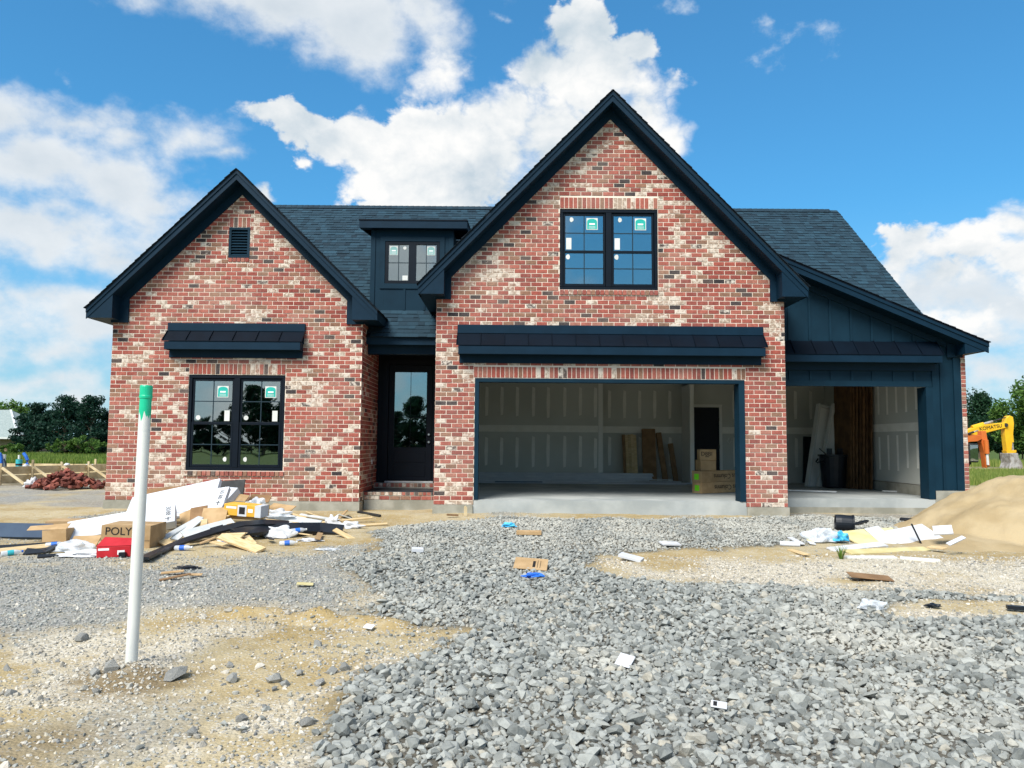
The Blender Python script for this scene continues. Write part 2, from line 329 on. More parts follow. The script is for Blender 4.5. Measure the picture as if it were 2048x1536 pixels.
def obj(name, me, parent=None, world=True):
    o = link(bpy.data.objects.new(name, me))
    if parent is not None:
        o.parent = parent
        if world and parent.name in WM: o.matrix_parent_inverse = WM[parent.name].inverted()
    return o
def part(mb, name, mat, parent, world=True, smooth=False, bevel=0.0): return obj(name, mb.mesh(name, mat, smooth, bevel), parent, world)
def tag(o, label, cat, group=None, kind=None):
    o['label'] = label
    if cat: o['category'] = cat
    if group: o['group'] = group
    if kind: o['kind'] = kind
    return o
def thing(name, label, cat, loc=(0,0,0), rot=(0,0,0), group=None):
    o = link(bpy.data.objects.new(name, None)); o.empty_display_size = .1; o.location = loc; o.rotation_euler = rot
    WM[o.name] = Matrix.Translation(loc) @ Euler(rot).to_matrix().to_4x4()
    return tag(o, label, cat, group)
def solo(mb, name, mat, label, cat, loc=(0,0,0), rot=(0,0,0), group=None, smooth=False, bevel=0.0):
    o = obj(name, mb.mesh(name, mat, smooth, bevel)); o.location = loc; o.rotation_euler = rot
    return tag(o, label, cat, group)
def BX(x0, x1, y0, y1, z0, z1): return MB().box(x0, x1, y0, y1, z0, z1)
def text_mesh(body, size, mat, depth=.001):
    cu = bpy.data.curves.new('lettering', 'FONT'); cu.body = body; cu.size = size; cu.align_x = 'CENTER'; cu.align_y = 'CENTER'; cu.extrude = depth
    ob = link(bpy.data.objects.new('lettering', cu)); dg = bpy.context.evaluated_depsgraph_get()
    me = bpy.data.meshes.new_from_object(ob.evaluated_get(dg)); bpy.data.objects.remove(ob); me.materials.clear(); me.materials.append(mat); return me
def vnoise(x, y, sc, seed=0, octv=4):
    x = np.asarray(x, float)/sc; y = np.asarray(y, float)/sc; tot = np.zeros(np.broadcast(x, y).shape); amp = 1.; nrm = 0
    for o in range(octv):
        xi, yi = np.floor(x).astype(np.int64), np.floor(y).astype(np.int64); fx, fy = x-xi, y-yi; fx = fx*fx*(3-2*fx); fy = fy*fy*(3-2*fy)
        def h(a, b):
            n = (a*374761393+b*668265263+(seed+o)*982451653) & 0x7fffffff; n = ((n ^ (n >> 13))*1274126177) & 0x7fffffff
            return ((n ^ (n >> 16)) & 0xffff)/65535.
        tot += amp*((h(xi,yi)*(1-fx)+h(xi+1,yi)*fx)*(1-fy)+(h(xi,yi+1)*(1-fx)+h(xi+1,yi+1)*fx)*fy); nrm += amp
        amp *= .5; x = x*2.03+7.1; y = y*2.03+3.7
    return tot/nrm
def sstep(x, a, b):
    t = np.clip((np.asarray(x, float)-a)/(b-a), 0, 1); return t*t*(3-2*t)

# ================================================================== GROUND
def gbase(x, y): return .16*sstep(y, 5.0, 13.5) - .8*sstep(y, 80, 120)
def gpt(px, py):
    z = 0.05
    for _ in range(4):
        p = atZ(px, py, z); z = float(gbase(p.x, p.y))
    return p
def poly(pts): return np.array([gpt(*q)[:2] for q in pts])
def sdf(P, x, y):                                # signed distance, positive inside
    x = np.asarray(x, float); y = np.asarray(y, float); d = np.full(x.shape, 1e9); ins = np.zeros(x.shape, bool); n = len(P)
    for i in range(n):
        a, b = P[i], P[(i+1) % n]; e = b-a; t = np.clip(((x-a[0])*e[0]+(y-a[1])*e[1])/max(e@e, 1e-9), 0, 1)
        d = np.minimum(d, np.hypot(x-a[0]-t*e[0], y-a[1]-t*e[1]))
        c = (a[1] > y) != (b[1] > y)
        ins ^= c & (x < (b[0]-a[0])*(y-a[1])/((b[1]-a[1]) if b[1] != a[1] else 1e-9)+a[0])
    return np.where(ins, d, -d)
P_COARSE = poly([(540,1640),(640,1450),(690,1385),(770,1340),(850,1295),(900,1262),(800,1240),(720,1218),(740,1185),(690,1160),(660,1130),(760,1085),(740,1062),(860,1046),(1000,1040),(1500,1043),(1600,1036),(1700,1030),(1830,1040),(1830,1060),(1720,1080),(1600,1095),(1250,1105),(1180,1128),(1250,1156),(1500,1168),(1800,1185),(2200,1205),(2200,1640)])
P_PATCH = poly([(1760,1222),(1850,1200),(2080,1212),(2080,1246),(1850,1250),(1775,1242)])
P_FINE = poly([(-200,1100),(250,1112),(400,1112),(750,1085),(780,1150),(770,1210),(560,1206),(430,1205),(330,1225),(150,1262),(-200,1300)])
P_FINE2 = poly([(-150,984),(60,978),(100,986),(60,1004),(-150,1010)])
P_PALE = poly([(1200,1118),(2200,1128),(2200,1205),(1800,1182),(1250,1160)])
P_RUT = [gpt(480, 1218), gpt(640, 1226), gpt(790, 1246)]
POLE = gpt(262, 1337)
def masks(x, y):
    w = (vnoise(x, y, .55, 3, 4)-.5)*1.0+(vnoise(x, y, .12, 9, 2)-.5)*.25
    c = sstep(sdf(P_COARSE, x, y)+w*.55, -.12, .16); c *= 1-sstep(sdf(P_PATCH, x, y)+w*.35, -.05, .12)
    f = np.maximum(sstep(sdf(P_FINE, x, y)+w*.9, -.25, .3), sstep(sdf(P_FINE2, x, y)+w, -.3, .3))
    f = f*(1-.65*sstep(vnoise(x*.6, y, .8, 25, 3), .52, .66))
    f = np.maximum(f, .55*sstep(vnoise(x, y, .9, 27, 4), .50, .63)*(1-sstep(y+x*.5, 3.1, 3.9)))
    f = np.maximum(f, .85*sstep(vnoise(x, y, 1.6, 21, 3), .50, .64)*sstep(y, 9.5, 11.5)*(1-sstep(y, 24, 30)))
    pale = np.maximum(sstep(sdf(P_PALE, x, y)+w*.8, -.3, .3)*sstep(vnoise(x, y, .9, 5, 4), .26, .52), sstep(vnoise(x, y, .8, 33, 4), .44, .60)*(1-sstep(y, 7.2, 8.6))*(1-.75*np.exp(-(((x+1.5)/1.3)**2+((y-6.6)/.7)**2))))
    gr = np.where(y < 0, 1-sstep(y, -14, -9), np.where(x < 5, sstep(y+w*3, 36, 40), np.maximum(sstep(y+w*3, 25, 28)*(1-sstep(y, 42, 44)), sstep(y, 50, 53))))
    return c, f*(1-c), pale, gr
def gz(x, y):
    x = np.asarray(x, float); y = np.asarray(y, float)
    z = gbase(x, y)
    near = (1-sstep(y, 22, 40))
    z = z+near*((vnoise(x, y, 2.2, 1, 4)-.5)*.09+(vnoise(x, y, .35, 2, 3)-.5)*.028)
    z = z+.085*np.exp(-((x-POLE.x-.06)**2/.05+(y-POLE.y+.12)**2/.06))
    for a, b in zip(P_RUT, P_RUT[1:]):
        e = np.array([b.x-a.x, b.y-a.y]); t = np.clip(((x-a.x)*e[0]+(y-a.y)*e[1])/(e@e), 0, 1); d = np.hypot(x-a.x-t*e[0], y-a.y-t*e[1])
        z = z+.045*np.exp(-(d/.10)**2)-.03*np.exp(-((d-.22)/.1)**2)
    c = sstep(sdf(P_COARSE, x, y), -.3, .6); z = z+.035*c
    z = z+.07*np.exp(-((y-13.6)/.5)**2)*(vnoise(x, y, .6, 8, 3))*sstep(x, -9, -8)*(1-sstep(x, 5.2, 5.6))
    return z
def build_ground():
    def axis(lo, hi, step, far_lo, far_hi):
        a = list(np.arange(lo, hi+1e-6, step)); s = step
        up, dn = [hi], [lo]
        while up[-1] < far_hi: s *= 1.22; up.append(up[-1]+s)
        s = step
        while dn[-1] > far_lo: s *= 1.22; dn.append(dn[-1]-s)
        return np.array(dn[:0:-1]+a+up[1:])
    xs = axis(-11.5, 10.5, .075, -900, 900); ys = axis(2.2, 15.0, .06, -500, 1200)
    X, Y = np.meshgrid(xs, ys); Z = gz(X, Y); nx, ny = len(xs), len(ys)
    me = bpy.data.meshes.new('ground'); V = np.stack([X.ravel(), Y.ravel(), Z.ravel()], 1)
    i = (np.arange(ny-1)[:, None]*nx+np.arange(nx-1)[None, :]).ravel()
    F = np.stack([i, i+1, i+nx+1, i+nx], 1)
    me.from_pydata(V.tolist(), [], F.tolist()); me.shade_smooth()
    damp = np.exp(-(((X-POLE.x-.10)/.42)**2+((Y-POLE.y+.22)/.36)**2))*1.5*sstep(vnoise(X, Y, .18, 77, 4), .34, .60)+.8*np.exp(-(((X+2.2)/.3)**2+((Y-3.85)/.2)**2))+.8*np.exp(-(((X+2.3)/.25)**2+((Y-3.5)/.15)**2))
    for nm, val in zip(('coarse', 'fine', 'pale', 'grass', 'damp'), (*masks(X.ravel(), Y.ravel()), np.clip(damp, 0, 1).ravel())):
        at = me.attributes.new(nm, 'FLOAT', 'POINT'); at.data.foreach_set('value', val.astype(np.float32))
    m = bpy.data.materials.new('site_soil'); m.use_nodes = True; t = NT(m.node_tree); o = t.n('ShaderNodeOutputMaterial')
    A = {k: t.n('ShaderNodeAttribute', attribute_name=k).outputs['Fac'] for k in ('coarse', 'fine', 'pale', 'grass', 'damp')}
    pos = t.n('ShaderNodeNewGeometry').outputs['Position']
    n0, n1, n2 = t.noise(pos, .7, 5), t.noise(pos, 6, 6, .6), t.noise(pos, 45, 4, .65)
    dirt = t.mix(t.ss(n0, .38, .62), (.345, .255, .118), (.43, .355, .215)); dirt = t.mix(t.m('MULTIPLY', t.ss(n1, .48, .68), .55), dirt, (.45, .395, .28))
    dirt = t.mix(t.m('MULTIPLY', t.ss(n1, .46, .30), .45), dirt, (.26, .19, .095))
    vor = t.n('ShaderNodeTexVoronoi', {'Vector': pos, 'Scale': 52.0, 'Randomness': 1.0}); cellr = t.n('ShaderNodeSeparateColor', {0: vor.outputs['Color']}).outputs[0]
    dirt = t.mix(t.m('MULTIPLY', A['pale'], .8), dirt, t.mix(cellr, (.42, .37, .275), (.64, .60, .51)))
    spk = t.m('MULTIPLY', t.ss(cellr, .80, .84), t.ss(vor.outputs['Distance'], .55, .35))
    dirt = t.mix(t.m('MULTIPLY', spk, .8), dirt, t.mix(n2, (.25, .25, .24), (.72, .69, .62)))
    grav = t.mix(cellr, (.14, .15, .155), (.34, .35, .345)); grav = t.mix(t.m('MULTIPLY', t.ss(n1, .45, .7), .5), grav, (.42, .38, .28))
    col = t.mix(t.m('MULTIPLY', A['fine'], .85), dirt, grav)
    col = t.mix(t.m('MULTIPLY', A['damp'], .85), col, t.mix(n2, (.12, .078, .032), (.21, .15, .072)))
    col = t.mix(t.m('MULTIPLY', A['coarse'], .9), col, (.075, .073, .066))
    col = t.mix(A['grass'], col, t.mix(n1, (.035, .075, .012), (.10, .13, .03)))
    b = t.n('ShaderNodeBsdfPrincipled', {'Base Color': col, 'Roughness': .95, 'Specular IOR Level': .15})
    h = t.m('ADD', t.m('MULTIPLY', n2, .5), t.m('ADD', n1, t.m('MULTIPLY', vor.outputs['Distance'], -.35)))
    t.nt.links.new(t.n('ShaderNodeBump', {'Height': h, 'Strength': .75, 'Distance': .022}).outputs[0], b.inputs['Normal'])
    t.nt.links.new(b.outputs[0], o.inputs[0]); me.materials.append(m)
    g = obj('ground', me); tag(g, 'tan building site soil with pale stones and tyre marks', None, kind='structure')
build_ground()

def stone_mesh(seed, flat=.7):
    r = random.Random(seed); bm = bmesh.new()
    for k in range(20):
        d = Vector((r.gauss(0, 1), r.gauss(0, 1), r.gauss(0, 1))).normalized()*r.uniform(.72, 1.05)
        bm.verts.new((d.x*r.uniform(.9, 1.1), d.y*.78, d.z*flat))
    bmesh.ops.convex_hull(bm, input=bm.verts[:])
    for v in [v for v in bm.verts if not v.link_faces]: bm.verts.remove(v)
    me = bpy.data.meshes.new('stone'); bm.to_mesh(me); bm.free(); return me
def scatter(name, label, pts, scl, mat, seed):
    protos = bpy.data.collections.new(name+'_shapes')
    for k in range(9):
        me = stone_mesh(seed*50+k); me.materials.append(mat); protos.objects.link(bpy.data.objects.new('stone_shape', me))
    n = len(pts); me = bpy.data.meshes.new(name); me.vertices.add(n); me.vertices.foreach_set('co', np.asarray(pts, np.float32).ravel())
    a = me.attributes.new('rot', 'FLOAT_VECTOR', 'POINT'); a.data.foreach_set('vector', (rng.uniform(-.45, .45, (n, 3))+np.stack([0*scl, 0*scl, rng.uniform(0, 6.28, n)], 1)).astype(np.float32).ravel())
    s3 = scl[:, None]*rng.uniform(.75, 1.25, (n, 3)); a = me.attributes.new('scl', 'FLOAT_VECTOR', 'POINT'); a.data.foreach_set('vector', s3.astype(np.float32).ravel())
    a = me.attributes.new('pick', 'INT', 'POINT'); a.data.foreach_set('value', rng.integers(0, 9, n).astype(np.int32))
    me.update(); o = obj(name, me); tag(o, label, 'gravel', kind='stuff')
    ng = bpy.data.node_groups.new(name, 'GeometryNodeTree')
    ng.interface.new_socket('Geometry', in_out='INPUT', socket_type='NodeSocketGeometry'); ng.interface.new_socket('Geometry', in_out='OUTPUT', socket_type='NodeSocketGeometry')
    N, L = ng.nodes, ng.links; gi, go = N.new('NodeGroupInput'), N.new('NodeGroupOutput')
    ci = N.new('GeometryNodeCollectionInfo'); ci.inputs['Collection'].default_value = protos; ci.inputs['Separate Children'].default_value = True; ci.inputs['Reset Children'].default_value = True
    io = N.new('GeometryNodeInstanceOnPoints'); io.inputs['Pick Instance'].default_value = True
    def na(nm, ty):
        q = N.new('GeometryNodeInputNamedAttribute'); q.data_type = ty; q.inputs['Name'].default_value = nm; return q.outputs[0]
    L.new(gi.outputs[0], io.inputs['Points']); L.new(ci.outputs[0], io.inputs['Instance']); L.new(na('pick', 'INT'), io.inputs['Instance Index'])
    er = N.new('FunctionNodeEulerToRotation'); L.new(na('rot', 'FLOAT_VECTOR'), er.inputs[0]); L.new(er.outputs[0], io.inputs['Rotation'])
    L.new(na('scl', 'FLOAT_VECTOR'), io.inputs['Scale']); L.new(io.outputs[0], go.inputs[0])
    md = o.modifiers.new('stones', 'NODES'); md.node_group = ng
    return o
def grid_points(x0, x1, y0, y1, cell):
    gx, gy = np.meshgrid(np.arange(x0, x1, cell), np.arange(y0, y1, cell)); gx = gx+rng.uniform(-.5, .5, gx.shape)*cell; gy = gy+rng.uniform(-.5, .5, gy.shape)*cell
    gx, gy = gx.ravel(), gy.ravel(); k = np.abs(gx) < gy*.72+1.0; return gx[k], gy[k]
def build_gravel():
    x, y = grid_points(-4.5, 9.5, 2.5, 13.85, .034); c, f, p, g = masks(x, y); sd = sdf(P_COARSE, x, y)+(vnoise(x, y, .5, 61, 3)-.5)*.9; thin = .22*sstep(sd, -1.3, .0)**2*(1-sstep(sdf(P_PATCH, x, y), -.1, .1))*(y < 8); k = rng.uniform(0, 1, x.shape) < np.maximum(c*np.clip(.35+c, 0, 1), thin); x, y, c = x[k], y[k], c[k]
    s = np.clip(rng.lognormal(math.log(.0225), .42, len(x)), .008, .054)*(.5+.5*sstep(c, .1, .8))*(1-.25*sstep(y, 6, 11)); z = gz(x, y)+s*rng.uniform(-.1, .55, len(x))
    scatter('gravel', 'bed of coarse grey crushed stone in front of the garage', np.stack([x, y, z], 1), s, STONE, 1)
    x, y = grid_points(-8.5, 8.0, 2.5, 13.9, .030); c, f, p, g = masks(x, y); k = rng.uniform(0, 1, x.shape) < f*.55*(1-c); x, y = x[k], y[k]
    s = np.clip(rng.lognormal(math.log(.0125), .3, len(x)), .006, .028); z = gz(x, y)+s*.15
    scatter('fine_gravel', 'fine grey gravel strewn over the tan soil', np.stack([x, y, z], 1), s, FINEST, 2)
    x, y = grid_points(-4.5, 9.5, 2.5, 9.6, .026); c, f, p, g = masks(x, y); k = rng.uniform(0, 1, x.shape) < (.16+.66*p+.30*sstep(vnoise(x, y, .9, 71, 3), .50, .66))*(1-c)*(1-.6*f); x, y = x[k], y[k]
    s = np.clip(rng.lognormal(math.log(.0085), .50, len(x)), .0035, .034); z = gz(x, y)+s*.1
    scatter('pebbles', 'pale pebbles pressed into the soil around the pipe', np.stack([x, y, z], 1), s, PEBBLE, 3)
build_gravel()

# ================================================================== HOUSE
HOUSE = thing('brick_house', 'new red brick house with dark navy trim and open three-car garage', 'house', (.6, 18.0, .2))
H = lambda mb, name, mat, parent=None, **k: part(mb, name, mat, parent or HOUSE, **k)
GX0, GX1, GY = -1.39, 4.975, 13.96; GC = 1.795; GAPEX, GSL, GHALF = 7.90, 1.03, 3.49; GB = .345
LX0, LX1, LY = -7.67, -2.88, 14.67; LC = -5.275; LAPEX, LSL, LHALF = 6.635, .985, 2.735; LB = .33
OH = .38; SLAB = .43; MY0, MZ0, MSL, MRY = 15.0, 3.53, .855, 19.76
SX1, SY = 8.76, 15.0
WB, HC, JT = .2032, .0813, .0125                 # brick length and course with joint, joint width

def clip_halfplane(pts, a, b, c):               # keep a*x+b*y<=c
    out = []
    for i in range(len(pts)):
        p, q = pts[i], pts[(i+1) % len(pts)]; dp, dq = a*p[0]+b*p[1]-c, a*q[0]+b*q[1]-c
        if dp <= 0: out.append(p)
        if dp*dq < 0: t = dp/(dp-dq); out.append((p[0]+t*(q[0]-p[0]), p[1]+t*(q[1]-p[1])))
    return out
def sub_rect(r, h):
    x0, x1, z0, z1 = r; a0, a1, b0, b1 = h
    if x1 <= a0 or x0 >= a1 or z1 <= b0 or z0 >= b1: return [r]
    out = []
    if x0 < a0: out.append((x0, a0-.004, z0, z1))
    if x1 > a1: out.append((a1+.004, x1, z0, z1))
    cx0, cx1 = max(x0, a0), min(x1, a1)
    if z1 > b1: out.append((cx0, cx1, b1+.004, z1))
    if z0 < b0: out.append((cx0, cx1, z0, b0-.004))
    return [q for q in out if q[1]-q[0] > .018 and q[3]-q[2] > .018]
def brick_tone(u=0., z=0.):
    c = float(vnoise(np.array([u+.4*z]), np.array([z-.3*u]), .75, 91, 3)[0]); q = random.random()
    pw = .05+.36*max(0., min(1., (c-.42)/.28))                      # pale bricks come in drifts
    return (.82+.18*random.random() if q < pw else .765+.055*random.random() if q < pw+.055 else .765*random.random(), random.random())
class Wall:
    """vertical masonry face: origin O, horizontal unit U, outward normal N"""
    def __init__(s, O, U, N): s.O, s.U, s.N = Vector(O), Vector(U), Vector(N); s.mb = MB(); s.rects = []
    def P(s, u, z, d=0): return s.O+s.U*u+Vector((0, 0, z))+s.N*d
    def brick(s, pts, proud=.007, mb=None, attr=None):
        n = len(pts); cx = sum(p[0] for p in pts)/n; cz = sum(p[1] for p in pts)/n; pr = proud+random.uniform(-.0015, .0025)
        f = [s.P(p[0]+max(-.003, min(.003, cx-p[0])), p[1]+max(-.003, min(.003, cz-p[1])), pr) for p in pts]; m_ = [s.P(p[0], p[1], pr-.003) for p in pts]; b = [s.P(p[0], p[1], -.004) for p in pts]
        fs = [tuple(range(n))]+[(i, n+i, n+(i+1) % n, (i+1) % n) for i in range(n)]+[(n+i, 2*n+i, 2*n+(i+1) % n, n+(i+1) % n) for i in range(n)]
        flip = (s.U.cross(Vector((0, 0, 1)))).dot(s.N) < 0
        if flip: fs = [q[::-1] for q in fs]
        (mb or s.mb).add(f+m_+b, fs, attr or brick_tone(cx, cz))
    def field(s, u0, u1, z0, z1, holes=(), clips=(), course0=0, single=None):
        i = 0; z = z0
        while z < z1-.02:
            zt = min(z+HC-JT, z1); off = -(WB/2 if (i+course0) % 2 else 0)
            u = u0+off
            while u < u1-.01:
                a, b = max(u, u0), min(u+WB-JT, u1); u += WB
                if b-a < .02: continue
                rs = [(a, b, z, zt)]
                for h in holes: rs = [q for r in rs for q in sub_rect(r, h)]
                for r in rs:
                    pts = [(r[0], r[2]), (r[1], r[2]), (r[1], r[3]), (r[0], r[3])]
                    for cl in clips: pts = clip_halfplane(pts, *cl) if pts else pts
                    if len(pts) < 3: continue
                    full = len(pts) == 4 and abs(r[1]-r[0]-(WB-JT)) < 1e-4 and abs(r[3]-r[2]-(HC-JT)) < 1e-4 and pts[0] == (r[0], r[2]) and pts[2] == (r[1], r[3])
                    if single and full and single(r): s.rects.append(r)
                    else: s.brick(pts)
            z += HC; i += 1
    def soldiers(s, u0, u1, z0, h, n=None, proud=.007):
        n = n or max(1, round((u1-u0+JT)/.0813)); w = (u1-u0+JT)/n
        for k in range(n):
            a = u0+k*w; s.brick([(a, z0), (a+w-JT, z0), (a+w-JT, z0+h), (a, z0+h)], proud)
    def backing(s, outline_top, u0, u1, z0, holes, thick, extra_u=()):
        """wall body with openings; outline_top(u) gives the top edge"""
        mb = MB(); br = sorted(set([u0, u1]+[h[0] for h in holes]+[h[1] for h in holes]+list(extra_u)))
        br = [b for b in br if u0 <= b <= u1]
        def quad(a, b, za0, zb0, za1, zb1):
            for d in (0, -thick): mb.add([s.P(a, za0, d), s.P(b, zb0, d), s.P(b, zb1, d), s.P(a, za1, d)], [(0, 1, 2, 3)])
        for a, b in zip(br, br[1:]):
            m_ = (a+b)/2; hs = sorted([h for h in holes if h[0] <= m_ <= h[1]], key=lambda h: h[2]); z = z0
            for h in hs:
                if h[2] > z: quad(a, b, z, z, h[2], h[2])
                z = h[3]
            quad(a, b, z, z, outline_top(a), outline_top(b))
        for a0, a1, b0, b1 in holes:
            for p, q in (((a0, b0), (a0, b1)), ((a1, b0), (a1, b1)), ((a0, b1), (a1, b1)), ((a0, b0), (a1, b0))):
                mb.add([s.P(*p), s.P(*q), s.P(*q, -thick), s.P(*p, -thick)], [(0, 1, 2, 3)])
        for p, q in (((u0, z0), (u0, outline_top(u0))), ((u1, z0), (u1, outline_top(u1)))):
            mb.add([s.P(*p), s.P(*q), s.P(*q, -thick), s.P(*p, -thick)], [(0, 1, 2, 3)])
        return mb

# --- openings
G_OPEN = (-.675, 4.225, .30, 2.63); G_WIN = (.86, 2.67, 4.27, 5.787)
L_WIN = (-6.175, -4.33, .89, 2.715); L_VENT = (-5.505, -5.10, 4.985, 5.58)
# garage front wall
gw = Wall((0, GY, 0), (1, 0, 0), (0, -1, 0))
gtop = lambda u: GAPEX-.30-GSL*abs(u-GC)
wall_g = H(gw.backing(gtop, GX0, GX1, GB-.004, [G_OPEN, G_WIN], .12, (GC,)), 'garage_wall', MORTAR)
sold_g = (-.70, 4.25, 2.63, 2.845); sold_gw = (.86, 2.67, 5.787, 6.005); sill_gw = (.86, 2.67, 4.165, 4.27)
pierR = lambda r: r[2] < 2.7 and (r[0] > 4.2) ; pierL = lambda r: r[2] < 2.7 and r[1] < -.65
gw.field(GX0+.002, GX1-.002, GB, 7.6, [G_OPEN, G_WIN, sold_g, sold_gw, sill_gw], [(GSL, 1, GAPEX-.34+GSL*GC), (-GSL, 1, GAPEX-.34-GSL*GC)], single=lambda r: pierR(r) or pierL(r))
gw.soldiers(sold_g[0]+.006, sold_g[1]-.006, 2.64, .195); gw.soldiers(.866, 2.664, 5.797, .20, 22); gw.soldiers(.866, 2.664, 4.175, .085, 22, .03)
bs = H(gw.mb, 'brickwork', BRICK, wall_g); bs['kind'] = 'stuff'
# separate bricks of the piers share a few meshes
variants = []
for k in range(30):
    w0 = Wall((0, 0, 0), (1, 0, 0), (0, -1, 0)); mb = MB(); l, h = (WB-JT)/2, (HC-JT)/2
    w0.brick([(-l, -h), (l, -h), (l, h), (-l, h)], mb=mb, attr=((k+.5)/30, random.random())); variants.append(mb.mesh('brick', BRICK))
for r in gw.rects[:300]:
    o = obj('brick', variants[int(brick_tone(r[0], r[2])[0]*29.99)], wall_g); o.location = ((r[0]+r[1])/2, GY, (r[2]+r[3])/2)
if gw.rects[300:]:
    ex = Wall((0, GY, 0), (1, 0, 0), (0, -1, 0))
    for r in gw.rects[300:]: ex.brick([(r[0], r[2]), (r[1], r[2]), (r[1], r[3]), (r[0], r[3])])
    q = H(ex.mb, 'brickwork', BRICK, wall_g); q['kind'] = 'stuff'
# left wing front wall
lw = Wall((0, LY, 0), (1, 0, 0), (0, -1, 0)); ltop = lambda u: LAPEX-.30-LSL*abs(u-LC)
wall_l = H(lw.backing(ltop, LX0, LX1, LB-.004, [L_WIN, L_VENT], .12, (LC,)), 'front_wing_wall', MORTAR)
sl = (-6.175, -4.33, 2.715, 2.93); si = (-6.20, -4.305, .785, .89); sv = (-5.505, -5.10, 5.58, 5.79); sv2 = (-5.505, -5.10, 4.90, 4.985)
lw.field(LX0+.002, LX1-.002, LB, 6.35, [L_WIN, L_VENT, sl, si, sv, sv2], [(LSL, 1, LAPEX-.34+LSL*LC), (-LSL, 1, LAPEX-.34-LSL*LC)])
lw.soldiers(-6.17, -4.335, 2.725, .195, 22); lw.soldiers(-6.195, -4.31, .795, .085, 22, .03); lw.soldiers(-5.50, -5.105, 5.59, .19, 5); lw.soldiers(-5.50, -5.105, 4.905, .075, 5, .02)
q = H(lw.mb, 'brickwork', BRICK, wall_l); q['kind'] = 'stuff'
# side walls: wing beside the porch, wing outer side, garage outer side, far side of the single bay
def side_wall(name, x, y0, y1, z0, z1, n, u_sign=1):
    w = Wall((x, 0, 0), (0, 1, 0), (n, 0, 0))
    o = H(w.backing(lambda u: z1, y0+.012, y1, z0-.004, [], .1), name, MORTAR); w.field(y0+.002, y1-.002, z0, z1, course0=1)
    q = H(w.mb, 'brickwork', BRICK, o); q['kind'] = 'stuff'
side_wall('porch_side_wall', LX1-.0005, LY+.0, 16.5, LB, 3.9, 1)
side_wall('wing_side_wall', LX0+.0005, LY+.0, 24.3, LB, 3.85, -1)
side_wall('garage_side_wall', GX0+.0005, GY+.0, 16.5, GB, 4.5, -1)
side_wall('bay_side_wall', 8.85, SY-.03, 24.3, LB, 3.35, 1)
# front end of that veneer
ve = Wall((0, SY-.03, 0), (1, 0, 0), (0, -1, 0)); vo_ = H(ve.backing(lambda u: 3.35, 8.762, 8.8495, LB-.004, [], .02), 'veneer_end', MORTAR)
z = LB
while z < 3.3: ve.brick([(8.766, z), (8.847, z), (8.847, z+HC-JT), (8.766, z+HC-JT)]); z += HC
q = H(ve.mb, 'brickwork', BRICK, vo_); q['kind'] = 'stuff'
# rear and remaining house body (keeps light out of the rooms)
H(BX(-7.6, 8.7, 24.2, 24.35, .2, 3.6), 'rear_wall', MORTAR)
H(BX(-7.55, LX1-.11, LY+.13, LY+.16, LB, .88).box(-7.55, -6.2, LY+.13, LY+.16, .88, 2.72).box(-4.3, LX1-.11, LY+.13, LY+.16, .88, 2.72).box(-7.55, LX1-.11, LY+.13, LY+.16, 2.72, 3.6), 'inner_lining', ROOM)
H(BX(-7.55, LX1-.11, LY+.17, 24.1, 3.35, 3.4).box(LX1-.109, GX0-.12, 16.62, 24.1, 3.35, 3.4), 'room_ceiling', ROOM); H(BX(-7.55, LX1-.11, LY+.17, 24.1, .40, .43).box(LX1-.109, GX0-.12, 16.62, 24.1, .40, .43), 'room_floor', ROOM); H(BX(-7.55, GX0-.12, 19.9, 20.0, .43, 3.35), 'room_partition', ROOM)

# --- foundation, slabs
for q in ((LX0-.02, LX1+.02, LY-.03, LY+.3, -.4, LB-.006), (GX0-.02, -.69, GY-.03, GY+.3, -.4, GB-.006), (4.24, GX1+.02, GY-.03, GY+.3, -.4, GB-.006), (LX1+.022, GX0-.022, 15.06, 16.6, -.4, .335),
          (SX1-.57, SX1+.005, SY-.028, SY+.25, -.4, .60), (SX1+.007, 8.88, SY-.04, 24.3, -.4, LB-.006), (LX0-.02, LX0+.3, LY+.31, 24.3, -.4, LB-.006)): H(BX(*q), 'foundation', CONC)
H(BX(-.688, 4.238, GY+.0, GY+.31, -.4, SLAB).box(-1.2, 4.80, GY+.312, 15.30, -.1, SLAB-.002).box(-1.2, 8.7, 15.302, 21.6, -.1, SLAB-.003).box(GX1+.022, SX1-.572, SY-.02, 15.301, -.4, SLAB+.001), 'garage_slab', CONCF)
H(BX(4.98, SX1-.573, SY-.045, SY-.021, -.4, .27), 'slab_face', CONC)

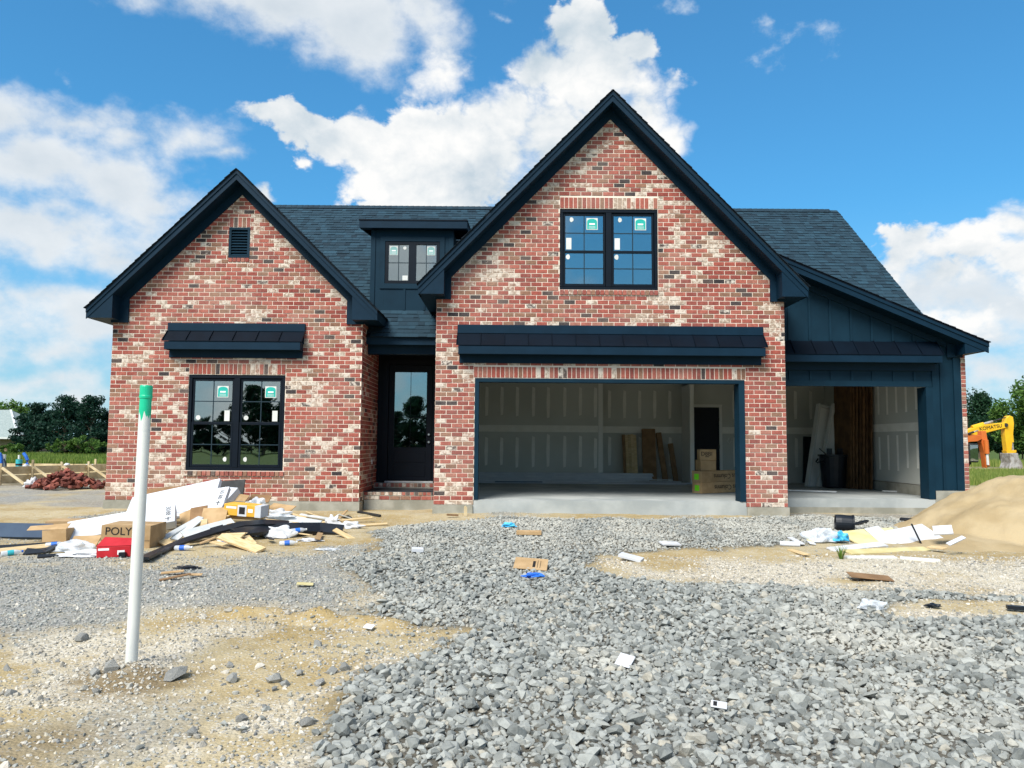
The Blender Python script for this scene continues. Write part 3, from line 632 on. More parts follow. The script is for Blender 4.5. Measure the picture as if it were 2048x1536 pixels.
# --- roofs
def shingles(name, parent, p00, ux, us, width, length, inside, n_sep=0, seed=1):
    """courses from eave corner p00 along ux (level) and us (up the slope); inside(u,s) says where the roof surface exists"""
    r = random.Random(seed); p00, ux, us = Vector(p00), Vector(ux).normalized(), Vector(us).normalized(); nn = ux.cross(us).normalized()
    if nn.z < 0: nn = -nn
    mb = MB(); EXPO = .143; s = 0.0; sep = []
    while s < length-.02:
        u = -r.uniform(0, .3)
        while u < width:
            w = r.choice((.10, .13, .17, .22)); a, b = max(u, 0), min(u+w, width); u += w
            if b-a < .02 or not inside((a+b)/2, s+.05): continue
            t = .011 if r.random() < .55 else .019; e = min(s+EXPO+.02, length); t2 = .003
            b0, b1 = p00+ux*(a+.001)+us*s, p00+ux*(b-.001)+us*s; c0, c1 = p00+ux*(a+.001)+us*e, p00+ux*(b-.001)+us*e
            tone = min(1, max(.25, r.gauss(.60, .15)))
            vs = [b0, b1, c1, c0, b0+nn*t, b1+nn*t, c1+nn*t2, c0+nn*t2]
            fs = [(4,5,6,7), (0,1,5,4), (1,2,6,5), (3,0,4,7)]
            if len(sep) < n_sep: m2 = MB(); m2.add(vs, fs[:1], (tone, 0.)); m2.f += fs[1:]; m2.a += [(0., 0.)]*3; sep.append(m2)
            else: mb.add(vs, fs[:1], (tone, 0.)); nv = len(mb.v)-8; mb.f += [tuple(i+nv for i in f) for f in fs[1:]]; mb.a += [(0., 0.)]*3
        s += EXPO
    for m2 in sep: part(m2, 'shingle', SHINGLE, parent)
    if mb.v:
        o = part(mb, 'shingle_courses', SHINGLE, parent); o['kind'] = 'stuff'
def gable_roof(name, cx, apex, sl, half, yf, yw, yb, wx0, wx1, box_w, block_in, block_z, eave_back, seed):
    roof = H(MB().prism([(cx-half, apex-sl*half-.012), (cx, apex-.012), (cx+half, apex-sl*half-.012), (cx+half, apex-sl*half-.05), (cx, apex-.05), (cx-half, apex-sl*half-.05)], yf+.0, yb), name, SHINGLE)
    if 'tone' not in roof.data.attributes:
        at = roof.data.attributes.new('tone', 'FLOAT', 'FACE'); at.data.foreach_set('value', [.1]*len(roof.data.polygons))
    L = half*math.hypot(1, sl)
    for sg in (-1, 1):
        ex = cx+sg*half; z0 = apex-sl*half-.012
        shingles('s', roof, (ex+sg*.02, yf-.03, z0-.02*sl), (0, 1, 0), (-sg, 0, sl), yb-yf, L+.03, lambda u, s: True, 0, seed+sg)
        def rk(dz, h, y0, y1, cut=0.0):          # board following the rake, dz below the roof line
            a = ex-sg*cut; za = apex-sl*abs(a-cx)-dz
            return MB().prism([(a, za), (cx, apex-dz), (cx, apex-dz-h), (a, za-h)], y0, y1)
        H(rk(.05, .055, yf, yf+.045), 'drip_board', TRIM, roof); H(rk(.105, .115, yf+.018, yf+.045, .0), 'fascia', TRIM, roof)
        H(rk(.205, .015, yf+.045, yw+.02, box_w-.02), 'soffit', TRIM, roof); H(rk(.22, .19, yw-.03, yw-.003, half-abs((wx0 if sg < 0 else wx1)-cx)), 'frieze_board', TRIM, roof)
        # boxed return at the eave
        zb = apex-sl*half-.20; xi = ex-sg*box_w; zi = apex-sl*abs(xi-cx)-.16
        H(MB().prism([(ex-sg*.004, zb), (xi, zb), (xi, zi), (ex-sg*.004, apex-sl*half-.16)], yf+.028, yw-.032), 'eave_return', TRIM, roof)
        wx = wx0 if sg < 0 else wx1; bx = wx-sg*block_in
        H(MB().prism([(wx+sg*.03, block_z), (bx, block_z), (bx, apex-sl*abs(bx-cx)-.36), (wx+sg*.03, apex-sl*abs(wx-cx)-.36)], yw-.045, yw-.004), 'frieze_block', TRIM, roof)
        # level eave running back along the side
        H(MB().prism([(ex, apex-sl*half-.05), (ex, apex-sl*half-.20), (ex-sg*.03, apex-sl*half-.20), (ex-sg*.03, apex-sl*half-.02-.05+.03)], yf+.046, eave_back), 'eave_fascia', TRIM, roof)
        H(BX(min(ex-sg*.03, wx), max(ex-sg*.03, wx), yw-.03, eave_back, zb, zb+.015), 'eave_soffit', TRIM, roof)
    return roof
roof_g = gable_roof('garage_gable_roof', GC, GAPEX, GSL, GHALF, GY-OH, GY, 20.2, GX0, GX1, .46, .26, 4.07, 16.0, 11)
roof_l = gable_roof('wing_gable_roof', LC, LAPEX, LSL, LHALF, LY-OH+.01, LY, 18.7, LX0, LX1, .48, .30, 3.70, 15.6, 21)
# main roof: front slope with the porch strip in front
XR = 8.48; XL = -7.4
main = H(MB().add([(XL, 15.35, MZ0+MSL*.35-.02), (XR, 15.35, MZ0+MSL*.35-.02), (XR, MRY, MZ0+MSL*(MRY-15)-.02), (XL, MRY, MZ0+MSL*(MRY-15)-.02),
                   (XL, 24.7, MZ0-.1), (XR, 24.7, MZ0-.1)], [(0, 1, 2, 3), (3, 2, 5, 4)]).add([(LX1, 15.0, MZ0-.02), (GX0, 15.0, MZ0-.02), (GX0, 15.36, MZ0+MSL*.36-.02), (LX1, 15.36, MZ0+MSL*.36-.02)], [(0, 1, 2, 3)]), 'main_roof', METAL)
def main_inside(u, s):
    x = XL+u; yy = 14.97+s/math.hypot(1, MSL)
    if yy < 15.4 and not (LX1 < x < GX0): return False
    if x < LX1 and MZ0+MSL*(yy-15) < LAPEX-LSL*abs(x-LC)-.12: return False
    if GX0 < x < GX1 and MZ0+MSL*(yy-15) < GAPEX-GSL*abs(x-GC)-.12: return False
    if -2.95 < x < -1.24 and 15.74 < yy < 17.2: return False
    return True
shingles('m', main, (XL, 14.97, MZ0-.03*MSL), (1, 0, 0), (0, 1, MSL), XR-XL, (MRY-14.97)*math.hypot(1, MSL), main_inside, 300, 5)
rc = MB(); x = XL
while x < XR-.25:
    zt = MZ0+MSL*(MRY-15)+.022; w = .3 if x < XR-.45 else XR-.28-x
    rc.add([(x, MRY-.14, zt-.115), (x+w, MRY-.14, zt-.115+.012), (x+w, MRY, zt+.014), (x, MRY, zt), (x, MRY+.14, zt-.115), (x+w, MRY+.14, zt-.103)], [(0, 1, 2, 3), (3, 2, 5, 4)], (.25+.3*random.random(), 0.)); x += .145
q = H(rc, 'ridge_cap', SHINGLE, main); q['kind'] = 'stuff'
yr, zr = MRY, MZ0+MSL*(MRY-15)
H(MB().add([(XR, 15.3, MZ0+MSL*.3-.0), (XR, yr, zr), (XR, yr, zr-.16), (XR, 15.3, MZ0+MSL*.3-.16), (XR-.03, 15.3, MZ0+MSL*.3), (XR-.03, yr, zr), (XR-.03, yr, zr-.16), (XR-.03, 15.3, MZ0+MSL*.3-.16)],
             [(0, 1, 2, 3), (7, 6, 5, 4), (0, 4, 5, 1), (3, 2, 6, 7)]), 'rake_fascia', TRIM, main)
H(MB().add([(8.38, 15.1, 3.2), (8.38, 24.6, 3.2), (8.38, yr, zr-.1)], [(0, 1, 2)]), 'gable_end_wall', SIDE)
# porch eave and beam, ceiling
porch = H(BX(LX1+.003, GX0-.003, 15.03, 15.06, 3.365, 3.50), 'porch_fascia', TRIM); H(BX(LX1+.003, GX0-.003, 15.015, 15.035, 3.50, 3.53), 'drip_edge', TRIM, porch)
H(BX(LX1+.003, GX0-.003, 15.22, 15.40, 3.20, 3.40), 'porch_beam', TRIM); H(BX(LX1+.003, GX0-.003, 15.061, 16.48, 3.405, 3.42), 'porch_ceiling', TRIM)
# porch: step, floor, door wall
st_ = H(BX(LX1+.004, GX0-.004, 15.075, 16.4, .336, .485), 'porch_step', CONC); stw = Wall((0, 15.075, 0), (1, 0, 0), (0, -1, 0))
stw.field(LX1+.02, GX0-.01, .34, .418, course0=1); stw.soldiers(LX1+.02, GX0-.01, .425, .06)
q = H(stw.mb, 'brickwork', BRICK, st_); q['kind'] = 'stuff'
st2 = H(BX(LX1+.004, GX0-.004, 16.30, 16.5, .486, .60), 'upper_step', CONC); w2 = Wall((0, 16.30, 0), (1, 0, 0), (0, -1, 0)); w2.soldiers(LX1+.02, GX0-.01, .515, .078)
q = H(w2.mb, 'brickwork', BRICK, st2); q['kind'] = 'stuff'
H(BX(LX1+.006, GX0-.006, 15.09, 16.295, .486, .492), 'porch_floor_sheet', TARP); H(BX(LX1+.006, GX0-.006, 16.31, 16.34, .6005, .606), 'step_sheet', TARP)
H(BX(LX1+.004, GX0-.004, 16.505, 16.56, .60, 3.42), 'entry_wall', DOORM)
DX0, DX1, DZ0, DZ1 = -2.625, -1.705, .66, 3.10
door = H(BX(DX0, DX0+.115, 16.44, 16.49, DZ0, DZ1).box(DX1-.115, DX1, 16.44, 16.49, DZ0, DZ1).box(DX0+.116, DX1-.116, 16.44, 16.49, DZ1-.14, DZ1).box(DX0+.116, DX1-.116, 16.44, 16.49, DZ0, 1.345), 'front_door', DOORM)
H(BX(DX0-.13, DX0-.012, 16.42, 16.50, .62, 3.22).box(DX1+.012, DX1+.13, 16.42, 16.50, .62, 3.22).box(DX0-.011, DX1+.011, 16.42, 16.50, DZ1+.012, 3.22), 'door_casing', DOORM, door)
for i in range(2):
    for j in range(2):
        a = DX0+.118+i*.345; zb = 1.35+j*.635; zt = zb+(.625 if j == 0 else .965)
        H(BX(a, a+.337, 16.464, 16.468, zb, min(zt, DZ1-.145)), 'pane', GLASS, door)
H(BX(DX0+.455, DX0+.463, 16.455, 16.475, 1.35, DZ1-.145).box(DX0+.12, DX1-.12, 16.4545, 16.4755, 1.975, 1.985), 'muntin', DOORM, door)
for zz in (.73, 1.03): H(BX(DX0+.13, DX1-.13, 16.43, 16.438, zz, zz+.24), 'door_panel', DOORM, door, bevel=.003)
def knob(x, y, z, r): return MB().tube([(x, y, z), (x, y-.02, z), (x, y-.022, z), (x, y-.05, z)], [r*.9, r*.9, r, r*.6], 12)
H(knob(DX1-.055, 16.44, 1.62, .032), 'deadbolt', CHROME, door); H(knob(DX1-.055, 16.44, 1.46, .034), 'door_knob', CHROME, door)
H(BX(DX0-.05, DX1+.05, 16.35, 16.50, .602, .635), 'threshold', GREYP, door)
H(BX(LX1+.003, LX1+.03, 15.86, 15.90, 1.0, 1.09), 'outlet_box', WHITEP)

# --- windows
def pane_sticker(win, x, y, z, w, h, ink=None):
    st = part(BX(x, x+w, y-.002, y, z, z+h), 'sticker', WHITEP, win)
    m = MB(); a = w*.06; pts = [(x+a, z+a), (x+w-a, z+a), (x+w-a, z+h*.70)]
    for k in range(1, 8): th = math.pi*k/8; pts.append((x+w/2+(w/2-a)*math.cos(th), z+h*.70+(h*.24)*math.sin(th)))
    pts.append((x+a, z+h*.70)); m.prism(pts, y-.0035, y-.0021); part(m, 'sticker_print', ink or GREENT, win)
    m = BX(x+w*.25, x+w*.75, y-.0050, y-.0036, z+h*.42, z+h*.56)
    for k in range(3): m.box(x+w*.2, x+w*.8, y-.0050, y-.0036, z+h*(.12+.08*k), z+h*(.14+.08*k))
    part(m, 'print_line', WHITEINK, win)
def disc(win, x, y, z, r, flat=0):
    m = MB(); m.prism([(x+r*math.cos(a)*(1 if math.cos(a)*flat < .3 else .55), z+r*math.sin(a)) for a in [2*math.pi*k/16 for k in range(16)]], y-.003, y); part(m, 'suction_sticker', WHITEP, win)
def double_hung(name, x0, x1, z0, z1, y, lower_split, upper=True):
    w = H(BX(x0, x1, y+.012, y+.09, z1-.065, z1-.002).box(x0, x1, y+.012, y+.09, z0+.002, z0+.06).box(x0+.001, x0+.062, y+.012, y+.09, z0+.061, z1-.066).box(x1-.062, x1-.001, y+.012, y+.09, z0+.061, z1-.066)
          .box((x0+x1)/2-.055, (x0+x1)/2+.055, y+.008, y+.09, z0+.061, z1-.066), name, FRAMEM, bevel=.004)
    mid = z0+(z1-z0)*lower_split
    for s in (0, 1):
        a = x0+.066+s*((x1-x0)/2-.066+.058); b = a+(x1-x0)/2-.066-.061
        for zb, zt, yy in ((mid-.02, z1-.07, y+.04), (z0+.066, mid+.025, y+.025)):
            H(BX(a, a+.04, yy, yy+.03, zb, zt).box(b-.04, b, yy, yy+.03, zb, zt).box(a+.0405, b-.0405, yy, yy+.03, zb, zb+.05).box(a+.0405, b-.0405, yy, yy+.03, zt-.05, zt), 'sash', FRAMEM, w, bevel=.003)
            ga, gb, za, zb_ = a+.041, b-.041, zb+.051, zt-.051
            H(BX(ga, gb, yy+.014, yy+.016, za, zb_), 'pane', GLASS, w)
            H(BX((ga+gb)/2-.009, (ga+gb)/2+.009, yy+.009, yy+.0135, za, zb_).box(ga, gb, yy+.0095, yy+.0134, (za+zb_)/2-.009, (za+zb_)/2+.009), 'muntin', GRID, w)
            gy = yy+.0088
            if yy > y+.03:
                if upper:
                    pane_sticker(w, ga+.56*(gb-ga), gy, zb_-.40*(zb_-za), .30*(gb-ga), .34*(zb_-za)); disc(w, ga+.15*(gb-ga), gy, zb_-.11*(zb_-za), .045, -1)
                    part(BX(ga+.02*(gb-ga), ga+.16*(gb-ga), gy-.003, gy, za+.03*(zb_-za), za+.36*(zb_-za)), 'label_card', WHITEP, w)
                else:
                    pane_sticker(w, ga+.60*(gb-ga), gy, zb_-.40*(zb_-za), .30*(gb-ga), .28*(zb_-za)); disc(w, ga+.11*(gb-ga), gy, za+.10*(zb_-za), .045)
                    part(BX(ga+.81*(gb-ga), ga+.95*(gb-ga), gy-.003, gy, za+.02*(zb_-za), za+.28*(zb_-za)), 'label_card', WHITEP, w)
            else:
                if upper: disc(w, ga+.08*(gb-ga), gy, zb_-.12*(zb_-za), .048, 1)
                else: disc(w, ga+(.88 if s == 0 else .14)*(gb-ga), gy, za+.13*(zb_-za), .045, 1)
    return w
double_hung('upper_window', *G_WIN, GY, .47); double_hung('front_window', *L_WIN, LY, .49, upper=False)
H(BX(G_WIN[0]-.6, G_WIN[1]+.6, GY+1.6, GY+1.65, 3.6, 6.6), 'attic_partition', DRYW)
# gable vent
vent = H(BX(L_VENT[0], L_VENT[1], LY-.012, LY+.06, L_VENT[3]-.045, L_VENT[3]).box(L_VENT[0], L_VENT[1], LY-.012, LY+.06, L_VENT[2], L_VENT[2]+.045).box(L_VENT[0], L_VENT[0]+.045, LY-.0125, LY+.06, L_VENT[2]+.0455, L_VENT[3]-.0455).box(L_VENT[1]-.045, L_VENT[1], LY-.0125, LY+.06, L_VENT[2]+.0455, L_VENT[3]-.0455), 'louvre_vent', SIDE)
H(BX(L_VENT[0]+.01, L_VENT[1]-.01, LY+.062, LY+.07, L_VENT[2]+.01, L_VENT[3]-.01), 'vent_backing', FRAMEM, vent)
for k in range(9):
    z = L_VENT[2]+.05+k*.055
    H(MB().hexa([(L_VENT[0]+.046, LY-.006, z), (L_VENT[1]-.046, LY-.006, z), (L_VENT[1]-.046, LY+.045, z+.045), (L_VENT[0]+.046, LY+.045, z+.045), (L_VENT[0]+.046, LY-.006, z+.008), (L_VENT[1]-.046, LY-.006, z+.008), (L_VENT[1]-.046, LY+.045, z+.053), (L_VENT[0]+.046, LY+.045, z+.053)]), 'slat', SIDE, vent)

# --- awnings
def awning(name, x0, x1, y, zt, ztb, zpb, zfb, zzb, d, n, topboard=True, xf=.03):
    aw = H(MB().prism([(x0+.02, zpb-.02), (x1-.02, zpb-.02), (x1-.02, ztb), (x0+.02, ztb)], y-.04, y-.004), name, TRIM)
    if topboard: H(BX(x0, x1, y-.055, y-.004, ztb+.002, zt), 'head_board', TRIM, aw, bevel=.004)
    w = (x1-x0)/n
    for k in range(n):
        a, b = x0+k*w+.006, x0+(k+1)*w-.006
        H(MB().hexa([(a, y-d, zpb), (b, y-d, zpb), (b, y-.045, ztb-.012), (a, y-.045, ztb-.012), (a, y-d, zpb+.010), (b, y-d, zpb+.010), (b, y-.045, ztb-.001), (a, y-.045, ztb-.001)]), 'metal_panel', METAL, aw)
    for k in range(n+1):
        a = x0+k*w
        H(MB().hexa([(a-.008, y-d-.004, zpb+.001), (a+.008, y-d-.004, zpb+.001), (a+.008, y-.045, ztb-.011), (a-.008, y-.045, ztb-.011), (a-.005, y-d-.004, zpb+.04), (a+.005, y-d-.004, zpb+.04), (a+.005, y-.045, ztb+.024), (a-.005, y-.045, ztb+.024)]), 'standing_seam', METAL, aw)
    H(BX(x0+xf, x1-xf, y-d+.012, y-d+.04, zfb, zpb-.003), 'fascia', TRIM, aw, bevel=.004)
    H(BX(x0+xf, x0+xf+.025, y-d+.041, y-.041, zfb+.002, zpb-.003).box(x1-xf-.025, x1-xf, y-d+.041, y-.041, zfb+.002, zpb-.003), 'end_board', TRIM, aw)
    H(BX(x0+xf+.026, x1-xf-.026, y-d+.041, y-.041, zfb+.02, zfb+.032), 'awning_soffit', TRIM, aw)
    H(BX(x0+xf+.01, x1-xf-.01, y-.04, y-.0045, zzb, zpb-.022), 'frieze', TRIM, aw, bevel=.004)
awning('garage_awning', -1.0, 4.57, GY, 3.60, 3.44, 3.195, 3.04, 2.90, .27, 13)
awning('window_awning', -6.60, -3.97, LY, 3.70, 3.545, 3.325, 3.17, 3.035, .26, 6)

# --- single bay: board-and-batten front under the shed roof
shz = lambda x: 5.06-.419*(x-5.288)
BAY = H(MB().prism([(GX1+.003, 2.61), (8.19, 2.61), (8.19, .60), (SX1-.002, .60), (SX1-.002, shz(SX1)-.2), (GX1+.003, shz(GX1)-.2)][::-1], SY, SY+.03), 'siding_wall', SIDE)
H(BX(GX1+.005, 8.6, SY+.031, SY+.1, 2.62, 3.32).box(8.2, 8.7, SY+.031, SY+.1, .44, 2.62), 'wall_framing', ROOM)
for k in range(7):
    x = 5.43+k*.406
    H(BX(x-.022, x+.022, SY-.02, SY-.001, 3.50, shz(x)-.21), 'batten', SIDE, BAY); H(BX(x-.022, x+.022, SY-.02, SY-.001, 2.725, 2.905), 'batten', SIDE, BAY)
H(BX(GX1+.005, 8.19, SY-.026, SY-.001, 2.61, 2.72), 'head_casing', SIDE, BAY); H(BX(8.07, 8.20, SY-.028, SY+.30, SLAB+.006, 2.605), 'side_casing', SIDE, BAY); H(BX(8.201, 8.33, SY-.027, SY-.001, .602, 3.10), 'corner_board', SIDE, BAY)
H(BX(8.62, SX1+.004, SY-.03, SY-.001, .602, shz(8.7)-.24), 'corner_board', SIDE, BAY); H(BX(8.36, 8.40, SY-.02, SY-.001, .602, 3.35), 'batten', SIDE, BAY)
awning('bay_awning', 5.03, 8.29, SY-.003, 3.49, 3.49, 3.20, 3.055, 2.92, .30, 8, topboard=False, xf=.02)
# shed roof
sx0, sx1, syf = 4.9, 9.11, SY-.40
shed = H(MB().hexa([(sx0, syf, shz(sx0)-.05), (sx1, syf, shz(sx1)-.05), (sx1, 18.6, shz(sx1)-.05), (sx0, 18.6, shz(sx0)-.05), (sx0, syf, shz(sx0)-.012), (sx1, syf, shz(sx1)-.012), (sx1, 18.6, shz(sx1)-.012), (sx0, 18.6, shz(sx0)-.012)]), 'shed_roof', METAL)
shingles('sh', shed, (sx1+.02, syf-.02, shz(sx1+.02)-.012), (0, 1, 0), (-1, 0, .419), 2.4, (sx1-sx0)*math.hypot(1, .419), lambda u, s: True, 0, 31)
sp_ = lambda dz, h, y0, y1, a=sx0, b=sx1: MB().prism([(a, shz(a)-dz), (b, shz(b)-dz), (b, shz(b)-dz-h), (a, shz(a)-dz-h)], y0, y1)
H(sp_(.05, .055, syf, syf+.045), 'drip_board', TRIM, shed); H(sp_(.105, .11, syf+.018, syf+.045), 'fascia', TRIM, shed); H(sp_(.20, .015, syf+.046, SY-.002, sx0, 8.66), 'soffit', TRIM, shed); H(sp_(.216, .12, SY-.035, SY-.003, GX1+.01, 8.62), 'frieze_board', TRIM, shed)
H(MB().prism([(sx1-.004, shz(sx1)-.165), (8.66, shz(sx1)-.235), (8.66, shz(8.66)-.14), (sx1-.004, shz(sx1)-.12)], syf+.028, SY-.036), 'eave_return', TRIM, shed)
H(BX(8.50, 8.80, SY-.05, SY-.031, 3.19, shz(8.65)-.2), 'frieze_block', TRIM, shed)
H(BX(sx1-.03, sx1, syf+.046, 18.6, shz(sx1)-.18, shz(sx1)-.045), 'eave_fascia', TRIM, shed); H(BX(8.84, sx1-.031, SY-.03, 18.6, shz(sx1)-.18, shz(sx1)-.165), 'eave_soffit', TRIM, shed)

# --- dormer
DY = 15.74
dm = H(BX(-2.95, -2.67, DY, DY+.04, 4.12, 5.86).box(-1.505, -1.24, DY, DY+.04, 4.12, 5.86).box(-2.669, -1.506, DY, DY+.04, 4.12, 4.72).box(-2.669, -1.506, DY, DY+.04, 5.62, 5.86), 'dormer', SIDE)
for x in (-2.945, -1.245): H(MB().add([(x, DY+.01, 4.16), (x, DY+.01, 5.86), (x, 17.75, 5.86)], [(0, 1, 2)]), 'cheek_wall', SIDE, dm)
H(MB().hexa([(-3.18, DY-.20, 6.0), (-.94, DY-.20, 6.0), (-.94, 18.2, 6.32), (-3.18, 18.2, 6.32), (-3.18, DY-.20, 6.03), (-.94, DY-.20, 6.03), (-.94, 18.2, 6.35), (-3.18, 18.2, 6.35)]), 'dormer_roof', METAL, dm)
H(BX(-3.17, -.95, DY-.19, DY-.165, 5.85, 5.999), 'fascia', TRIM, dm); H(BX(-3.165, -.955, DY-.164, DY-.001, 5.862, 5.875), 'soffit', TRIM, dm)
for x in (-3.17, -.975): H(MB().hexa([(x, DY-.163, 5.85), (x+.025, DY-.163, 5.85), (x+.025, 17.4, 6.09), (x, 17.4, 6.09), (x, DY-.163, 5.998), (x+.025, DY-.163, 5.998), (x+.025, 17.4, 6.238), (x, 17.4, 6.238)]), 'rake_fascia', TRIM, dm)
H(BX(-2.952, -2.86, DY-.02, DY-.001, 4.165, 5.84).box(-1.33, -1.238, DY-.02, DY-.001, 4.165, 5.84), 'corner_board', SIDE, dm)
for x in (-2.24, -1.83): H(BX(x-.02, x+.02, DY-.016, DY-.001, 4.17, 4.615), 'batten', SIDE, dm)
H(BX(-2.755, -2.655, DY-.022, DY-.001, 4.62, 5.72).box(-1.52, -1.42, DY-.022, DY-.001, 4.62, 5.72).box(-2.6545, -1.5205, DY-.022, DY-.001, 4.62, 4.725).box(-2.6545, -1.5205, DY-.022, DY-.001, 5.615, 5.72), 'window_casing', SIDE, dm)
H(BX(-2.65, -1.525, DY-.01, DY+.05, 4.73, 4.79).box(-2.65, -1.525, DY-.01, DY+.05, 5.55, 5.61).box(-2.65, -2.585, DY-.01, DY+.05, 4.7905, 5.5495).box(-1.59, -1.525, DY-.01, DY+.05, 4.7905, 5.5495).box(-2.165, -2.01, DY-.01, DY+.05, 4.7905, 5.5495), 'window_frame', FRAMEM, dm)
for a, b in ((-2.584, -2.166), (-2.009, -1.591)):
    H(BX(a, b, DY+.02, DY+.023, 4.791, 5.549), 'pane', GLASS, dm); H(BX((a+b)/2-.008, (a+b)/2+.008, DY+.014, DY+.0195, 4.791, 5.549).box(a, b, DY+.0145, DY+.0194, 5.16, 5.176), 'muntin', GRID, dm)
    pane_sticker(dm, a+(.02 if a < -2.2 else .22), DY+.0135, 5.33, .17, .19, PALET)
H(BX(-2.29, -2.18, DY+.0105, DY+.0135, 4.80, 4.90), 'label_card', WHITEP, dm); disc(dm, -2.25, DY+.0135, 5.48, .035)
H(BX(-2.94, -1.25, DY+.9, DY+.93, 4.5, 5.85), 'dormer_lining', CORNERW)

# --- garage interior
BYW = 20.8
dry = H(BX(-1.25, 1.0+1.46, BYW, BYW+.02, SLAB, 3.32), 'garage_back_wall', DRYW)
H(BX(2.34, 2.46, BYW-.012, BYW+.63, SLAB, 3.32), 'wall_corner', CORNERW, dry); H(BX(2.46, 4.73, BYW+.62, BYW+.64, SLAB, 3.32), 'recess_wall', DRYW, dry)
H(BX(4.73, 4.84, BYW-.35, BYW+.64, SLAB, 3.05), 'wall_end', CORNERW, dry); H(BX(4.84, 8.7, BYW+.3, BYW+.32, SLAB, 3.32), 'bay_back_wall', DRYW, dry)
H(BX(-1.26, -1.24, GY+.13, BYW, SLAB, 3.32), 'garage_inner_wall', DRYW); H(BX(8.58, 8.60, SY+.11, BYW+.3, SLAB+.22, 3.32), 'bay_inner_wall', DRYW); H(BX(8.54, 8.60, SY+.32, BYW+.3, SLAB, SLAB+.21), 'stem_wall', CONC)
H(BX(-1.26, 8.7, SY+.12, 21.7, 3.32, 3.345).box(-1.26, 4.9, GY+.125, SY+.119, 3.32, 3.345), 'garage_ceiling', DRYW)
def mudline(x, z0, z1, y): H(MB().prism([(x-.035, z0), (x-.05, (z0+z1)/2), (x-.033, z1), (x+.04, z1-.03), (x+.045, (z0+z1)/2), (x+.03, z0+.02)], y-.003, y-.0005), 'joint_strip', JOINT, dry)
for k in range(8):
    x = -.69+k*.424+random.uniform(-.02, .02)
    mudline(x, 2.16+random.uniform(-.05, .05), 2.98, BYW); mudline(x, .83+random.uniform(-.04, .04), 1.66+random.uniform(-.05, .05), BYW)
for k in range(5):
    x = 2.72+k*.42; mudline(x, 2.16, 2.95, BYW+.62); mudline(x, .85, 1.66, BYW+.62)
for k in range(6): mudline(6.1+k*.42, 2.16, 2.95, BYW+.3); mudline(6.1+k*.42, .85, 1.66, BYW+.3)
H(BX(-1.2, 2.33, BYW-.003, BYW-.0005, 1.76, 1.94), 'joint_strip', JOINT, dry); H(BX(2.47, 4.72, BYW+.617, BYW+.6195, 1.76, 1.94), 'joint_strip', JOINT, dry); H(BX(5.7, 8.57, BYW+.297, BYW+.2995, 1.76, 1.94), 'joint_strip', JOINT, dry)
for k in range(9):
    y = 15.9+k*.42
    for z0, z1 in ((2.2, 2.95), (.95, 1.70)):
        H(MB().box(8.576, 8.5795, y-.04, y+.04, z0+random.uniform(-.05, .05), z1+random.uniform(-.05, .05)), 'joint_strip', JOINT, dry)
H(BX(8.576, 8.5795, 15.6, BYW+.29, 1.78, 1.96), 'joint_strip', JOINT, dry)
idr = H(BX(4.93, 5.67, BYW+.27, BYW+.297, SLAB+.01, 2.47), 'service_door', DOORM)
H(BX(4.85, 4.925, BYW+.25, BYW+.298, SLAB, 2.55).box(5.675, 5.75, BYW+.25, BYW+.298, SLAB, 2.55).box(4.9255, 5.6745, BYW+.25, BYW+.298, 2.475, 2.55), 'door_casing', CORNERW, idr)
for zz in (.7, 1.35, 2.1): H(BX(5.63, 5.672, BYW+.245, BYW+.269, zz, zz+.1), 'hinge', DARKM, idr)
wires = MB().tube([(6.0, BYW+.29, 1.62), (5.97, BYW+.2, 1.55), (5.92, BYW+.18, 1.48), (5.88, BYW+.22, 1.56), (5.93, BYW+.2, 1.66)], .012, 6); H(wires, 'loose_wires', WHITEP, dry)
# opening trim
jm = H(BX(-.675, -.60, GY-.012, GY+.20, SLAB+.005, 2.56), 'door_jamb', SIDE); H(BX(4.12, 4.225, GY-.012, GY+.30, SLAB-.03+.033, 2.56), 'door_jamb', SIDE); H(BX(-.675, 4.225, GY-.012, GY+.20, 2.561, 2.628), 'door_header', SIDE)
H(BX(GX1-.12, GX1+.05, GY+.13, SY+.1, SLAB+.005, 3.3), 'pier_lining', SIDE)

# ================================================================== THINGS INSIDE THE GARAGE
def on_floor(px, py, z=SLAB+.004): return atZ(px, py, z)
def carton(name, label, loc, size, rot=(0,0,0), mat=CARD, group=None, flaps=True, tape=True):
    """closed carton: body, top flaps with a seam, tape"""
    L, D, Hh = size; t = thing(name, label, 'box', loc, rot, group)
    part(BX(-L/2, L/2, -D/2, D/2, 0, Hh-.004), 'carton_body', mat, t, world=False, bevel=.004)
    if flaps:
        part(BX(-L/2+.002, L/2-.002, -D/2+.002, -.002, Hh-.003, Hh+.001), 'flap', mat, t, world=False); part(BX(-L/2+.002, L/2-.002, .002, D/2-.002, Hh-.003, Hh+.002), 'flap', mat, t, world=False)
    return t
def letters(t, body, size, loc, rot, mat=INK):
    o = obj('lettering', text_mesh(body, size, mat), t, world=False); o.location = loc; o.rotation_euler = rot; return o
FRONT = R(90)
pc = on_floor(1404, 987); yaw = R(34)
